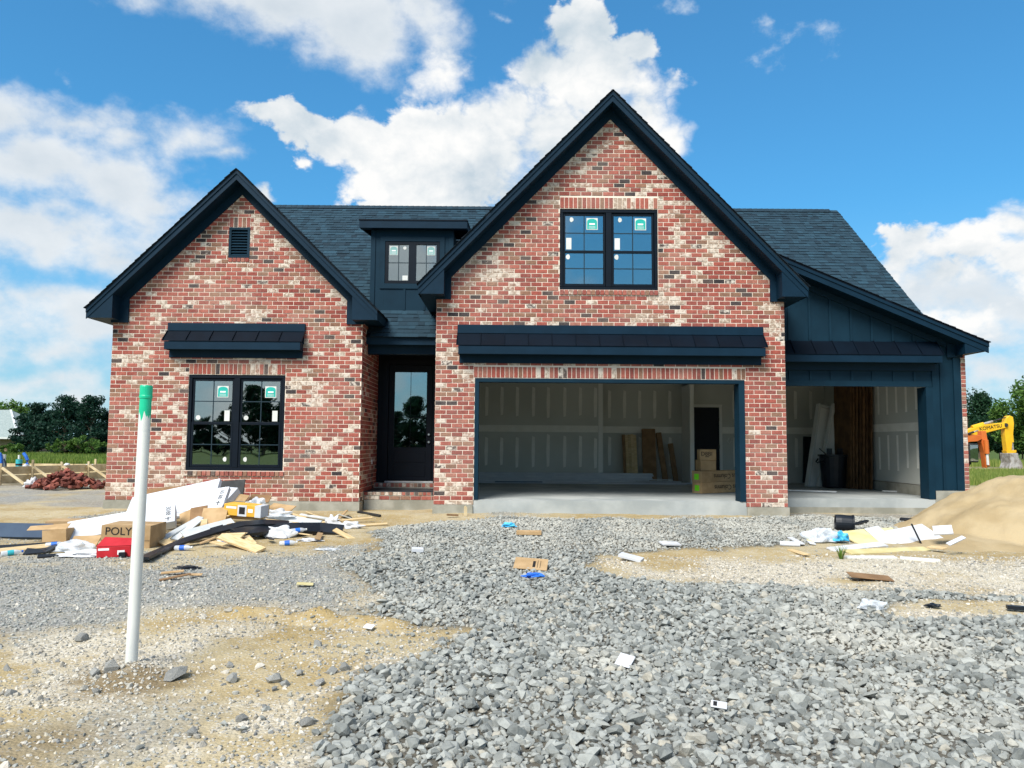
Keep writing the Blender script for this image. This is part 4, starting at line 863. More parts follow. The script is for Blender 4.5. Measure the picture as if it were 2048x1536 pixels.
for k, (lb) in enumerate(('long brown carton with upside-down lettering, lowest of the stack on the garage floor', 'long brown carton with upside-down lettering, second from the floor in the garage stack')):
    L, D, Hh = 2.3, .27, .232; off = Matrix.Rotation(yaw, 3, 'Z') @ Vector((L/2, D/2, 0))
    t = carton('long_carton', lb, (pc.x+off.x-.02*k, pc.y+off.y, SLAB+.002+k*.235), (L, D, Hh), (0, 0, yaw+R(k*.8)), CARD)
    letters(t, 'Plus Columns', .15, (-.36, -D/2-.0025, .12), (FRONT, R(180), 0)); part(BX(-L/2-.004, -L/2-.0005, -.06, .06, .05, .17), 'lime_label', LIME, t, world=False)
for k, (lb, tx) in enumerate((('small tan carton resting directly on the long cartons in the garage', ''), ('small tan carton with black lettering, topmost of the garage stack', 'D8BI'))):
    t = carton('small_carton', lb, (pc.x+.16+.02*k, pc.y+.30, SLAB+.474+k*.226), (.34, .30, .223), (0, 0, R(8-10*k)), CARD)
    if tx: letters(t, tx, .12, (-.03, -.1525, .125), (FRONT, 0, 0)); part(BX(-.06, .02, -.1525, -.1505, .06, .075), 'print_line', INK, t, world=False)
def leaning(name, label, cat, px, py, Y, w, d, h, mat, lean=8, side=0, group=None, nm='panel'):
    p = atY(px, py, Y); return solo(BX(-w/2, w/2, -d/2, d/2, 0, h), name, mat, label, cat, (p.x, Y, SLAB+.005), (R(-lean), R(side), 0), group, bevel=.004)
bun = thing('wood_bundle', 'bundle of pale wooden strips standing against the garage back wall', 'lumber', (atY(1262, 950, 21.0).x, 21.0, SLAB+.005), (R(-9), R(-1), 0))
for k in range(5): part(BX(-.19+k*.077, -.19+k*.077+.072, -.05+random.uniform(0, .03), .03, 0, 1.30+random.uniform(-.03, .02)), 'strip', PINE if k else CARDD, bun, world=False)
leaning('flat_carton', 'tall dark brown flat carton leaning against the garage back wall', 'box', 1300, 953, 20.95, .36, .10, 1.45, CARDD, 9)
leaning('narrow_carton', 'tall narrow brown carton tilting sideways at the garage back wall', 'box', 1331, 952, 20.95, .14, .10, 1.36, CARDD, 10, -6)
leaning('short_narrow_carton', 'short narrow brown carton beside the white wall end in the garage', 'box', 1352, 950, 20.95, .13, .10, 1.06, CARDD, 10, -6)
def floorboard(px0, px1, Y, z, w, t, mat, label, yaw=0., name='trim_board', group='trim boards on the garage floor'):
    a = atY(px0, 960, Y).x; b = atY(px1, 960, Y).x
    return solo(BX(-(b-a)/2, (b-a)/2, -w/2, w/2, 0, t), name, mat, label, 'board', ((a+b)/2, Y, SLAB+.003+z), (0, 0, R(yaw)), group, bevel=.003)
for k in range(6): floorboard(900, 1302+random.uniform(-8, 6), 20.55, k*.042, .16, .04, WHITEC, 'long white trim board in the thick stack along the garage back wall', random.uniform(-.3, .3))
for k, (b, Y, z, yw) in enumerate(((1350, 20.25, 0, .3), (1388, 20.05, 0, -.4), (1362, 20.22, .03, .6), (1372, 19.82, 0, .2))):
    floorboard(900, b, Y, z, .14, .028, WHITEC, 'long white trim board lying flat in front of the thick stack', yw, group='flat trim boards on the garage floor')
for k, (a, b, Y, z) in enumerate(((990, 1085, 19.75, .03), (1272, 1350, 20.0, .06), (1292, 1345, 20.1, .09))):
    floorboard(a, b, Y, z, .06, .02, SLATE if k == 0 else GREYP, ('dark loose strip lying on the white trim boards', 'short pale offcut on top of the flat trim boards', 'shorter pale offcut crossing the flat trim boards')[k], (1.5, -3, 4)[k], 'loose_strip', None)
# single bay
def prehung(name, label, px, py, dz, lean_y, lean_x, mat, rz):
    p = atY(px, py, 19.5-dz); t = thing(name, label, 'door frame', (p.x, 19.5-dz, SLAB+.005), (R(lean_x), R(lean_y), R(rz)))
    part(BX(0, .06, -.07, .07, 0, 2.15), 'jamb', mat, t, world=False); part(BX(.50, .56, -.07, .07, 0, 2.15), 'jamb', mat, t, world=False); part(BX(.061, .499, -.07, .07, 2.09, 2.15), 'head', mat, t, world=False); part(BX(.062, .498, .0, .035, .01, 2.08), 'door_leaf', CORNERW, t, world=False)
    for k in range(2): part(BX(.12, .44, -.008, -.001, .2+k*.95, 1.0+k*.95), 'door_panel', CORNERW, t, world=False, bevel=.003)
    return t
prehung('door_frame', 'white door frame leaning in the single garage bay, the one farther from the brown panels', 1612, 966, 0, 13, -4, WHITEP, 12); prehung('door_frame', 'white door frame leaning close to the tall brown panels', 1634, 963, .25, 14, -4, WHITEP, 4)
for k in range(7):
    solo(BX(-.02, .02, -.45, .45, 0, 2.72), 'plywood_sheet', DARKW, 'tall brown wood sheet standing on edge against the side wall of the single garage bay', 'panel', (8.10+k*.055, 18.95-.06*k, SLAB+.005), (0, R(1.5), R(random.uniform(-3, 3))), 'brown sheets in the single garage bay')
bp = atY(1668, 968, 18.9); bin_ = thing('trash_bin', 'black plastic trash bin full of scraps in the single garage bay', 'bin', (bp.x, bp.y, SLAB+.005), (0, 0, R(15)))
part(MB().lathe([(.24, 0), (.27, .02), (.33, .75), (.36, .76), (.36, .80), (.33, .80), (.32, .74)], 20), 'bin_body', BLKP, bin_, world=False, smooth=False)
for k in range(3):
    m = MB().tube([(-.36+.02*k, .1-.1*k, .6), (-.42, .1-.1*k, .62), (-.36, .1-.1*k, .7)], .02, 6); part(m, 'handle', BLKP, bin_, world=False)
rb = random.Random(3)
for k in range(4): part(MB().beam((rb.uniform(-.2, .2), rb.uniform(-.2, .2), .5), (rb.uniform(-.3, .3), rb.uniform(-.2, .2), .95), .12, .02), 'scrap', BLKP, bin_, world=False)
p = on_floor(1702, 976); t = carton('white_carton', 'small white printed carton on the single bay floor', (p.x, p.y+.12, SLAB+.003), (.32, .22, .17), (0, 0, R(-8)), WHITEC); part(BX(-.07, .07, -.1125, -.1105, .04, .11), 'print_block', INK, t, world=False)
for px, py, L, w, rz, ry, lb in ((1745, 975, .9, .12, -38, 0, 'grey plank offcut lying flat before the concrete stem wall'), (1778, 972, .55, .20, 62, 14, 'short grey board propped on the plank before the stem wall'), (1610, 983, 1.3, .12, -28, 0, 'thin pale board lying flat near the brick pier of the single bay'), (1815, 985, 1.0, .1, -22, 0, 'warped pale offcut on the floor beside the bay casing')):
    p = on_floor(px, py); solo(BX(-L/2, L/2, -w/2, w/2, 0, .03), 'floor_plank', GREYP, lb, 'board', (p.x, p.y, SLAB+.006+(.10 if ry else 0)), (R(ry*2), R(-ry), R(rz)), bevel=.003)
solo(BX(-.28, .28, -.03, .03, 0, 1.25), 'dark_sheet', BLKP, 'dark panel standing at the back wall behind the white door frames', 'panel', (atY(1626, 950, 20.9).x, 20.9, SLAB+.005), (R(-5), R(4), 0))

# ================================================================== SITE THINGS
def gzf(x, y): return float(gz(np.array([x]), np.array([y]))[0])
def gat(px, py):
    p = gpt(px, py)
    for _ in range(3): p = atZ(px, py, gzf(p.x, p.y))
    return Vector((p.x, p.y, gzf(p.x, p.y)))
# marker pipe
pipe = thing('marker_pipe', 'white plastic pipe standing upright in the soil with green-painted top', 'pipe', tuple(POLE-Vector((0, 0, .02))), (R(-.5), R(.35), 0))
hh = 1.83
part(MB().tube([(0, 0, -.1), (0, 0, hh-.30)], .037, 24, False), 'pipe_shaft', WHITEP, pipe, world=False, smooth=True)
gp = bpy.data.materials.new('dripped_green_paint'); gp.use_nodes = True; t_ = NT(gp.node_tree); o_ = t_.n('ShaderNodeOutputMaterial'); co_ = t_.n('ShaderNodeTexCoord').outputs['Object']; sz_ = t_.n('ShaderNodeSeparateXYZ', {0: co_})
drip = t_.m('ADD', sz_.outputs[2], t_.m('MULTIPLY', t_.noise(t_.v('MULTIPLY', co_, (1, 1, .12)), 26, 2), -.30)); msk = t_.ss(drip, hh-.375, hh-.362)
b_ = t_.n('ShaderNodeBsdfPrincipled', {'Base Color': t_.mix(msk, (.64, .655, .63), t_.mix(t_.noise(co_, 14, 3), (.0, .40, .20), (.01, .52, .29))), 'Roughness': .38}); t_.nt.links.new(b_.outputs[0], o_.inputs[0])
part(MB().tube([(0, 0, hh-.2995), (0, 0, hh-.075)], .0371, 24, False), 'painted_top', gp, pipe, world=False, smooth=True)
part(MB().lathe([(.0405, hh-.085), (.0412, hh-.08), (.0412, hh-.07), (.0395, hh-.065), (.0395, hh-.008), (.036, hh), (.03, hh)], 24), 'pipe_cap', gp, pipe, world=False)
# sand heap
def sand():
    n = 220; xs = np.linspace(4.9, 12.5, n); ys = np.linspace(8.6, 15.4, n); X, Y = np.meshgrid(xs, ys)
    d = np.hypot((X-8.55)/1.15, (Y-12.0)); d = d+(vnoise(X, Y, 1.1, 41, 4)-.5)*.55
    h = np.clip(1-d/2.2, 0, 1); z = 1.42*(h**.95)*(1-.10*h)
    z = np.minimum(z, .86+.22*(z-.86)); d2 = np.hypot((X-6.5)/1.5, (Y-10.8)/1.0)+(vnoise(X, Y, .7, 47, 4)-.5)*.5; z = z+.14*np.clip(1-d2/1.1, 0, 1)
    z = z+(.10*(vnoise(X, Y, .6, 43, 5)-.5)+.05*(vnoise(X*2.2-Y, Y*.6, .35, 44, 3)-.5))*np.clip(z*5, 0, 1); Z = gz(X, Y)-.03+z*1.0-.02*(z < .01)
    i = (np.arange(n-1)[:, None]*n+np.arange(n-1)[None, :]).ravel(); F = np.stack([i, i+1, i+n+1, i+n], 1)
    keep = (z.ravel()[F].max(1) > .004)
    me = bpy.data.meshes.new('sand_heap'); me.from_pydata(np.stack([X.ravel(), Y.ravel(), Z.ravel()], 1).tolist(), [], F[keep].tolist()); me.materials.append(SANDM); me.shade_smooth()
    bm = bmesh.new(); bm.from_mesh(me); bmesh.ops.delete(bm, geom=[v for v in bm.verts if not v.link_faces], context='VERTS'); bm.to_mesh(me); bm.free()
    tag(obj('sand_heap', me), 'heap of tan sand piled beside the single garage bay', 'sand heap')
sand()
# loose rocks on the soil
ROCKL = ['grey rock alone on pale soil between the fine gravel and the pipe', 'small grey rock on the tan soil below the tyre rut', 'broad flat slate-like rock beside the soil mound of the pipe', 'rounded grey rock between the pipe and the row of rocks', 'longest grey rock in the row leading to the coarse gravel', 'small brown-grey rock leaning behind the longest rock of the row', 'squarish grey rock in front of the longest rock of the row', 'smallest brown rock in front of the row of rocks', 'upright grey rock in the row, close to the coarse gravel', 'grey rock touching its twin at the gravel edge, on the pipe side', 'grey rock touching its twin at the gravel edge, on the gravel side', 'pale broken rock alone on tan soil in front of the row', 'dark split rock alone on tan soil in front of the row', 'large grey rock on tan soil beside the gravel edge', 'small dark rock just behind the rounded grey rock', 'dark grey rock touching the pipe mound on its far side', 'grey rock in the loose stones beside the pipe mound', 'grey rock standing on pale soil away from the pipe, the nearer of two', 'pale rock lying on the front of the pipe mound', 'grey rock standing on pale soil away from the pipe, the farther of two']
for k, (px, py, s) in enumerate(((163,1282,26),(633,1292,22),(352,1355,50),(463,1362,30),(548,1364,30),(598,1350,20),(570,1372,22),(549,1381,16),(640,1370,26),(664,1347,24),(690,1340,26),(385,1470,26),(484,1442,24),(612,1451,30),(460,1334,18),(225,1340,34),(190,1352,26),(20,1390,24),(192,1386,22),(14,1340,20))):
    p = gat(px, py); q = p; r_ = s/FPX*p.y/2*1.15
    me = stone_mesh(900+k, .8 if s < 45 else .45); me.materials.append(ROCK); o = obj('loose_rock', me); o.location = (p.x, p.y, p.z+r_*.3); o.scale = (r_, r_, r_); o.rotation_euler = (random.uniform(-.3, .3), random.uniform(-.3, .3), random.uniform(0, 6))
    tag(o, ROCKL[k], 'rock', 'loose rocks on the soil')

# --- rubbish
def above(px, py, Y, lift=.04): return min(Y, gat(px, py).y-lift)
def flat_box(px, py, Y, L, D, Hh, rot, mat, name, label, cat, group=None, bevel=.004):
    Y = above(px, py, Y, .06+D*.5*abs(math.sin(R(rot[0])))*5+L*.25*abs(math.sin(R(rot[1])))*5); p = atY(px, py, Y); return solo(BX(-L/2, L/2, -D/2, D/2, -Hh/2, Hh/2), name, mat, label, cat, tuple(p), tuple(R(a) for a in rot), group, bevel=bevel)
def slab_frame(A, B, tilt, lift=.2):
    """A, B: (px, py, Y) of the two ends of a slab's upper face; tilt: how far that face turns to the road"""
    a, b = (atY(q[0], q[1], above(q[0], q[1], q[2], lift)) for q in (A, B)); d = (b-a).normalized(); n = Vector((0, -math.sin(R(tilt)), math.cos(R(tilt)))); n = (n-d*n.dot(d)).normalized(); y = n.cross(d)
    M = Matrix((d, y, n)).transposed(); return (a+b)/2, (b-a).length, M.to_euler()
def slab(A, B, w, t, tilt, mat, name, label, cat='board', group=None, bevel=.002, lift=None):
    c, L, e = slab_frame(A, B, tilt, .12+w*2*math.sin(R(tilt)) if lift is None else lift); return solo(BX(-L/2, L/2, -w/2, w/2, -t, 0), name, mat, label, cat, tuple(c), tuple(e), group, bevel=bevel)
def white_long(A, B, w, t, tilt, label, marks=True):
    c, L, e = slab_frame(A, B, tilt); o = thing('white_carton', label, 'box', tuple(c), tuple(e)); k = dict(world=False)
    part(BX(-L/2, L/2, -w/2, w/2, -t, 0), 'carton_body', WHITEC, o, bevel=.004, **k); part(BX(-L/2+.02, -L/2+.55, -w/2-.0015, -w/2-.0003, -t*.8, -t*.3), 'print_band', GREYP, o, **k)
    if marks:
        letters(o, '30', .085, (L/2-.09, w*.26, .0015), (0, 0, R(-90))); letters(o, '88', .085, (L/2-.09, 0, .0015), (0, 0, R(-90))); part(BX(L/2-.13, L/2-.05, -w*.3, -w*.3+.012, .0004, .0012).box(L/2-.095, L/2-.083, -w*.42, -w*.2, .0013, .002), 'print_mark', INK, o, **k); part(BX(L/2-.17, L/2-.165, -w*.48, w*.48, .0004, .0012), 'print_line', GREYP, o, **k)
    return o
white_long((132, 1062, 10.5), (350, 1024, 10.9), .36, .14, 40, 'long white carton slanting over the lettered brown box, lowest of the white cartons')
white_long((262, 1018, 11.6), (452, 992, 11.5), .40, .07, 42, 'long white carton in the middle of the white carton stack')
white_long((258, 1010, 12.1), (436, 972, 12.0), .34, .07, 42, 'long white carton topmost against the brick wall', False)
white_long((300, 1030, 11.5), (448, 1006, 11.4), .30, .05, 30, 'long white carton slipping out below the stacked ones', False)
white_long((440, 984, 12.2), (466, 986, 12.1), .26, .12, 40, 'short white carton stub poking out behind the long white cartons', False)
p = gat(196, 1098); t = carton('brown_carton', 'brown cardboard box with bold black lettering under the white cartons', (p.x+.31, p.y+.27, p.z), (.60, .52, .29), (0, R(1), R(4)), CARD)
letters(t, 'POLY', .135, (-.09, -.263, .215), (FRONT, 0, 0)); part(BX(-.22, .04, -.2625, -.2605, .130, .138), 'print_line', INK, t, world=False); part(BX(-.295, .295, -.2625, -.2605, .105, .109), 'print_line', INK, t, world=False); part(BX(.15, .22, -.2625, -.2605, .2, .21), 'print_line', INK, t, world=False)
p = gat(233, 1113); t = thing('red_carton', 'torn red printed carton in front of the lettered brown box', 'box', tuple(p), (0, R(-2), R(8)))
part(BX(-.19, .19, -.09, .09, 0, .13), 'carton_body', RED, t, world=False, bevel=.008); part(MB().hexa([(-.19, -.09, .131), (.19, -.09, .131), (.20, .06, .19), (-.15, .06, .22), (-.19, -.09, .135), (.19, -.09, .135), (.20, .06, .195), (-.15, .06, .225)]), 'flap', RED, t, world=False); part(BX(-.17, -.05, -.0925, -.0905, .085, .11).box(.04, .12, -.0925, -.0905, .03, .08), 'print_patch', WHITEINK, t, world=False); part(BX(.07, .14, -.14, -.096, 0, .06), 'dark_end', BLKP, t, world=False)
c, L, e = slab_frame((458, 1005, 11.2), (531, 1011, 11.1), 2); t = thing('amber_carton', 'amber and white carton with black picture lying on the rubbish heap', 'box', tuple(c), tuple(e)); k_ = dict(world=False)
part(BX(-L/2, L/2, -.13, .13, -.16, 0), 'carton_body', ORANGE, t, bevel=.005, **k_); part(BX(-.07, .07, -.1325, -.1305, -.16, -.002), 'white_band', WHITEC, t, **k_); part(BX(-.045, .045, -.134, -.1327, -.13, -.03), 'picture', INK, t, **k_); part(BX(L/2-.09, L/2+.003, -.1325, .1, -.162, .002), 'white_end', WHITEC, t, **k_); part(BX(-L/2+.04, -.09, -.1325, -.1305, -.06, -.03).box(.09, L/2-.12, -.1325, -.1305, -.10, -.05), 'print_line', WHITEINK, t, **k_)
slab((-60, 1058, 10.7), (98, 1061, 10.6), .24, .13, 45, SLATE, 'slate_carton', 'long slate-blue carton lying beside the rubbish heap', 'box')
p = gat(117, 1084); t = thing('open_carton', 'open brown carton with torn flaps at the end of the slate-blue carton', 'box', tuple(p), (0, R(-3), R(6)))
part(BX(-.15, .15, -.12, .12, .0, .012).box(-.15, .15, -.12, -.108, .0122, .17).box(-.15, .15, .108, .12, .0122, .17).box(.138, .15, -.1078, .1078, .0122, .17), 'carton_body', CARD, t, world=False); part(MB().hexa([(-.34, -.12, .18), (.15, -.12, .17), (.15, .02, .23), (-.36, .02, .22), (-.34, -.12, .186), (.15, -.12, .176), (.15, .02, .236), (-.36, .02, .226)]), 'flap', CARD, t, world=False)
p = gat(152, 1066); carton('shallow_carton', 'shallow brown carton with small print lying behind the slate-blue carton', (p.x, p.y, p.z+.02), (.74, .26, .17), (R(3), R(-1), R(2)), CARD)
slab((432, 978, 12.7), (488, 974, 12.6), .26, .02, 70, DARKM, 'dark_board', 'charcoal board leaning on the brick wall behind the white cartons')
slab((285, 992, 12.8), (366, 984, 12.7), .26, .015, 55, CARDD, 'brown_sheet', 'brown sheet of cardboard propped behind the white cartons', 'sheet')
def strip(name, label, pts, w, t, mat, cat='strip', group=None):
    """flat strip bent through points (px, py, Y)"""
    P3 = [atY(q[0], q[1], above(q[0], q[1], q[2], .06+w*1.5)) for q in pts]; c = P3[0].copy(); m = MB(); vs = []; n = len(P3)
    for i, q in enumerate(P3):
        d = (P3[min(i+1, n-1)]-P3[max(i-1, 0)]).normalized(); r = d.cross(Vector((0, -.5, .86))).normalized(); u = r.cross(d); q = q-c
        vs += [q-r*w/2-u*t/2, q+r*w/2-u*t/2, q+r*w/2+u*t/2, q-r*w/2+u*t/2]
    fs = [(3, 2, 1, 0), (4*n-4, 4*n-3, 4*n-2, 4*n-1)]+[(4*i+k, 4*i+(k+1) % 4, 4*i+4+(k+1) % 4, 4*i+4+k) for i in range(n-1) for k in range(4)]
    m.add(vs, fs); return solo(m, name, mat, label, cat, tuple(c), group=group)
strip('black_strip', 'long black plastic strip arching across the front of the rubbish heap', [(286,1117,9.3),(310,1106,9.5),(334,1096,9.7),(371,1081,10.0),(400,1072,10.2),(427,1063,10.4),(482,1049,10.7),(527,1045,10.9),(580,1047,11.2)], .13, .03, BLKP)
strip('black_strip', 'broad black plastic strip running from the arch towards the porch', [(470,1066,10.4),(540,1056,10.9),(600,1056,11.0),(640,1056,11.2),(685,1061,11.3)], .22, .04, BLKP)
strip('black_strip', 'short curved black strip lying below the slate-blue carton', [(50,1103,9.8),(85,1102,9.8),(105,1094,10.0),(122,1086,10.2)], .12, .015, BLKP)
strip('black_strip', 'straight thin black strip under the open brown carton', [(-10,1095,10.1),(60,1091,10.2),(118,1086,10.3)], .07, .02, BLKP)
strip('black_strip', 'thin dark strip lying in front of the plastic bag', [(75,1113,9.5),(115,1110,9.5),(150,1112,9.5)], .05, .015, BLKP)
W0 = 'board'
for A, B, w, t, tl, mt, lb in (
  ((443,1070,10.1),(522,1099,9.7),.15,.03,20,PINE,'bright pine board sticking out of the heap onto the gravel'), ((438,1072,10.3),(486,1070,10.2),.14,.02,25,PINE,'short pine board lying across the bright pine board'), ((484,1064,10.5),(506,1088,10.0),.10,.02,25,PINE,'stubby pine offcut crossing the other pine boards'),
  ((368,1072,10.3),(470,1045,10.8),.24,.02,40,GREYP,'broad pale grey board slanting below the white cartons'), ((348,1078,10.3),(400,1036,10.8),.12,.02,35,GREYP,'narrow grey trim board rising steeply in the heap'), ((322,1078,10.2),(402,1033,10.9),.09,.02,35,GREYP,'longer grey trim board rising steeply beside the torn cardboard'),
  ((420,1026,11.3),(530,1031,11.2),.14,.04,25,PINE,'pine plank under the amber carton'), ((440,1036,11.2),(486,1056,10.8),.09,.02,30,PINE,'narrow pine lath slanting below the amber carton'), ((530,1040,11.5),(650,1054,11.3),.08,.02,30,PINE,'thin pine lath sliding off the heap towards the porch'), ((540,1030,11.9),(640,1046,11.7),.14,.02,30,GREYP,'grey trim board above the broad black strip'),
  ((480,1048,11.0),(560,1062,10.8),.06,.02,30,PINE,'thin pine lath between the black strips'), ((322,1080,10.1),(352,1092,9.9),.11,.02,20,PINE,'yellowish pine offcut behind the arching black strip'), ((640,1044,12.4),(745,1034,12.6),.05,.02,20,PINE,'thin pine stick lying towards the porch step'), ((690,1052,12.0),(775,1046,12.2),.05,.02,20,PINE,'second thin pine stick lying by the porch step'), ((716,1022,13.6),(760,1030,13.3),.05,.03,20,DARKM,'dark stick on the ground before the porch step'),
  ((-20,1102,9.9),(100,1090,10.2),.16,.03,15,PINE,'weathered pine board under the thin black strips'), ((545,1020,12.8),(610,1036,12.4),.10,.02,25,PINE,'pine offcut lying along the concrete foundation'), ((600,1028,12.9),(680,1040,12.6),.06,.02,20,GREYP,'thin grey lath lying along the concrete foundation')):
    slab(A, B, w, t, tl, mt, W0, lb)
for A, B, w, t, tl, mt, lb in (((380,1030,11.2),(414,1024,11.2),.22,.012,60,CARDD,'dark torn cardboard sheet standing up in the heap'), ((402,1036,11.0),(452,1034,11.0),.32,.012,55,CARD,'tan cardboard sheet leaning beside the dark torn sheet'), ((389,1054,10.7),(414,1050,10.7),.19,.02,60,PINE,'square yellow board leaning in the heap'), ((462,995,12.2),(492,1000,12.1),.20,.012,45,CARD,'bent cardboard flap above the amber carton'), ((500,994,12.9),(540,998,12.8),.14,.012,50,CARDD,'brown cardboard strip propped on the foundation'),
   ((140,1086,10.1),(196,1084,10.1),.34,.012,25,CARD,'flattened cardboard under the long white carton'), ((360,1040,11.2),(384,1030,11.2),.20,.012,60,CARD,'torn cardboard edge beside the dark torn sheet'), ((540,1012,13.2),(585,1018,13.0),.2,.012,30,CARD,'flattened cardboard against the concrete foundation')):
    slab(A, B, w, t, tl, mt, 'cardboard_sheet', lb, 'cardboard', bevel=0.)
def crumple(name, label, p, rx, ry, rz, mat, seed, cat='plastic bag', group=None):
    bm = bmesh.new(); bmesh.ops.create_icosphere(bm, subdivisions=4, radius=1); r = random.Random(seed)
    cs = [(Vector((r.gauss(0, 1), r.gauss(0, 1), r.gauss(0, 1))).normalized(), r.uniform(.2, 1)) for _ in range(26)]
    for v in bm.verts:
        n_ = v.co.normalized(); k = 1+sum(.13*w*math.sin(9*n_.dot(c)+7*w) for c, w in cs)*.6
        v.co = Vector((n_.x*rx*k, n_.y*ry*k, max(n_.z*rz*k, -.15*rz)))
    me = bpy.data.meshes.new(name); bm.to_mesh(me); bm.free(); me.materials.append(mat); o = obj(name, me); o.location = p; return tag(o, label, cat, group)
for k, (px, py, a, b, c, mt, lb) in enumerate(((148,1102,.30,.16,.10,FILM,'crumpled clear plastic film with bottle lying before the open carton'),(180,1112,.42,.14,.05,PAPER,'flattened white wrapping beside the red carton'),(545,1028,.20,.15,.15,FILM,'clear bag of litter resting against the amber carton'),(585,1040,.32,.14,.09,FILM,'crumpled plastic film on the black strips'),
      (560,1075,.26,.16,.12,PAPER,'crumpled white bag in the bottles at the heap edge'),(595,1068,.22,.15,.13,PAPER,'bunched white bag beside the second black strip'),(525,1072,.28,.15,.08,PAPER,'crushed white paper behind the upright bottle'),(700,1056,.22,.12,.07,PAPER,'scrap of white sheeting at the end of the black strips'),(665,1048,.14,.1,.10,PAPER,'folded white paper standing on the black strips'),(620,1082,.20,.1,.03,PAPER,'flat white paper scrap on the gravel beside the heap'),(655,1100,.18,.08,.02,FILM,'flat plastic scrap on the gravel below the black strips'))):
    p = gat(px, py); crumple('crumpled_bag', lb, (p.x, p.y-(.9 if k in (2, 3) else 0), p.z+c*.2+(.14 if k in (2, 3) else 0)), a*.8, b*.8, c, mt, 60+k)
def bottle(px, py, rz, label, lift=0., cap=BLUEP):
    p = gat(px, py); t = thing('bottle', label, 'bottle', (p.x, p.y+.03, p.z+.035+lift), (0, R(86), R(rz)))
    part(MB().lathe([(.030, -.11), (.033, -.10), (.033, .03), (.028, .06), (.014, .09), (.013, .10)], 14), 'bottle_body', FILM, t, world=False, smooth=True); part(MB().lathe([(.0338, -.045), (.0338, .02)], 14), 'bottle_label', cap, t, world=False); part(MB().lathe([(.015, .1005), (.015, .118)], 12), 'cap', WHITEP if cap is BLUEP else BLUEP, t, world=False)
bottle(108, 1095, 20, 'clear bottle with blue label beside the plastic film'); bottle(450, 1089, 8, 'clear bottle with blue label lying below the pine boards'); bottle(365, 1102, -6, 'clear bottle lying in front of the arching black strip'); bottle(595, 1075, 30, 'clear bottle with blue label on the bunched white bag', .06); bottle(575, 1092, 12, 'clear bottle at the very edge of the heap on gravel'); bottle(20, 1112, 40, 'dented clear bottle lying alone before the weathered board', 0, TEAL)
r2 = random.Random(11)
for k in range(46):
    px, py = r2.uniform(300, 700), r2.uniform(1030, 1100)
    if py > 1108-(px-300)*.08 or py < 1020: continue
    p = gat(px, py); L = r2.uniform(.12, .5); mt = r2.choice([PINE, PINE, GREYP, CARD, BLKP, WHITEP])
    nm = {PINE: 'pine', GREYP: 'grey', CARD: 'cardboard', BLKP: 'black plastic', WHITEP: 'white plastic'}[mt]
    hgt = max(0, .26-abs(px-420)/900)*r2.uniform(.1, 1)*(1 if py < 1080 else .2)
    solo(BX(-L/2, L/2, -r2.uniform(.02, .07), .02, 0, .014), 'scrap', mt, f'small {nm} scrap jumbled into the rubbish heap before the brick wing', 'scrap', (p.x, p.y-hgt*2.2, p.z+.03+hgt), (r2.uniform(-.4, .4), r2.uniform(-.4, .4), r2.uniform(0, 3.1)), f'{nm} scraps in the rubbish heap')
# rubbish beside the sand
for A, B, w, t, tl, mt, lb in (((1700,1078,11.0),(1788,1068,11.0),.50,.02,18,PINEY,'yellow foam sheet lying under the white sheet by the sand'), ((1748,1074,10.8),(1776,1068,10.8),.52,.02,20,WHITEC,'pale grey square sheet resting on the yellow foam'), ((1776,1080,10.8),(1866,1062,10.9),.42,.02,24,PAPER,'broad white panel propped against the sand heap'), ((1768,1072,10.9),(1800,1070,10.9),.44,.015,22,PINEY,'cream foam sheet between the white panels'),
  ((1662,1098,10.2),(1768,1087,10.3),.14,.02,15,PAPER,'thin curved white panel edge in front of the yellow foam'), ((1695,1103,10.0),(1856,1097,10.2),.16,.02,12,PINEY,'long cream board lying on the soil before the panels'), ((1692,1113,9.8),(1791,1113,9.8),.09,.07,8,WHITEP,'longer white plastic post lying on the pale soil'), ((1800,1114,9.7),(1880,1120,9.5),.09,.08,8,WHITEP,'shorter white plastic post lying beside the sand'),
  ((1580,1074,11.2),(1604,1087,10.9),.08,.015,30,PAPER,'narrow white sliver on the gravel, lying beneath its twin'), ((1604,1067,11.4),(1626,1087,10.9),.08,.015,30,PAPER,'narrow white sliver on the gravel, leaning over its twin'), ((1560,1085,11.0),(1600,1087,10.9),.10,.02,20,PAPER,'flat white offcut on the gravel beside the slivers'), ((1634,1072,11.2),(1664,1066,11.3),.26,.015,35,WHITEC,'square white sheet behind the pink plastic bag'), ((1580,1098,10.4),(1612,1108,10.1),.08,.015,20,PINE,'curled wood sliver on the gravel before the slivers'),
  ((1866,1060,10.4),(1905,1058,10.3),.20,.02,30,PAPER,'torn white fragment on the sand slope'), ((1858,1092,10.0),(1890,1096,9.8),.10,.015,20,PINE,'flat pale chip at the sand foot'), ((1896,1088,9.6),(1928,1073,9.7),.06,.015,25,PAPER,'pale stick lying across the sand foot'), ((1612,1074,11.1),(1622,1082,10.9),.08,.01,30,PINEY,'yellow foam sliver between the white slivers'),
  ((1690,1052,12.2),(1735,1040,12.6),.05,.03,20,BLKP,'black bar on the gravel behind the black pipe'), ((1800,1036,12.8),(1840,1040,12.6),.08,.03,20,BLKP,'black scrap on the gravel before the concrete corner')):
    slab(A, B, w, t, tl, mt, 'scrap_sheet', lb, 'scrap', lift=.10+w*1.3*math.sin(R(tl)))
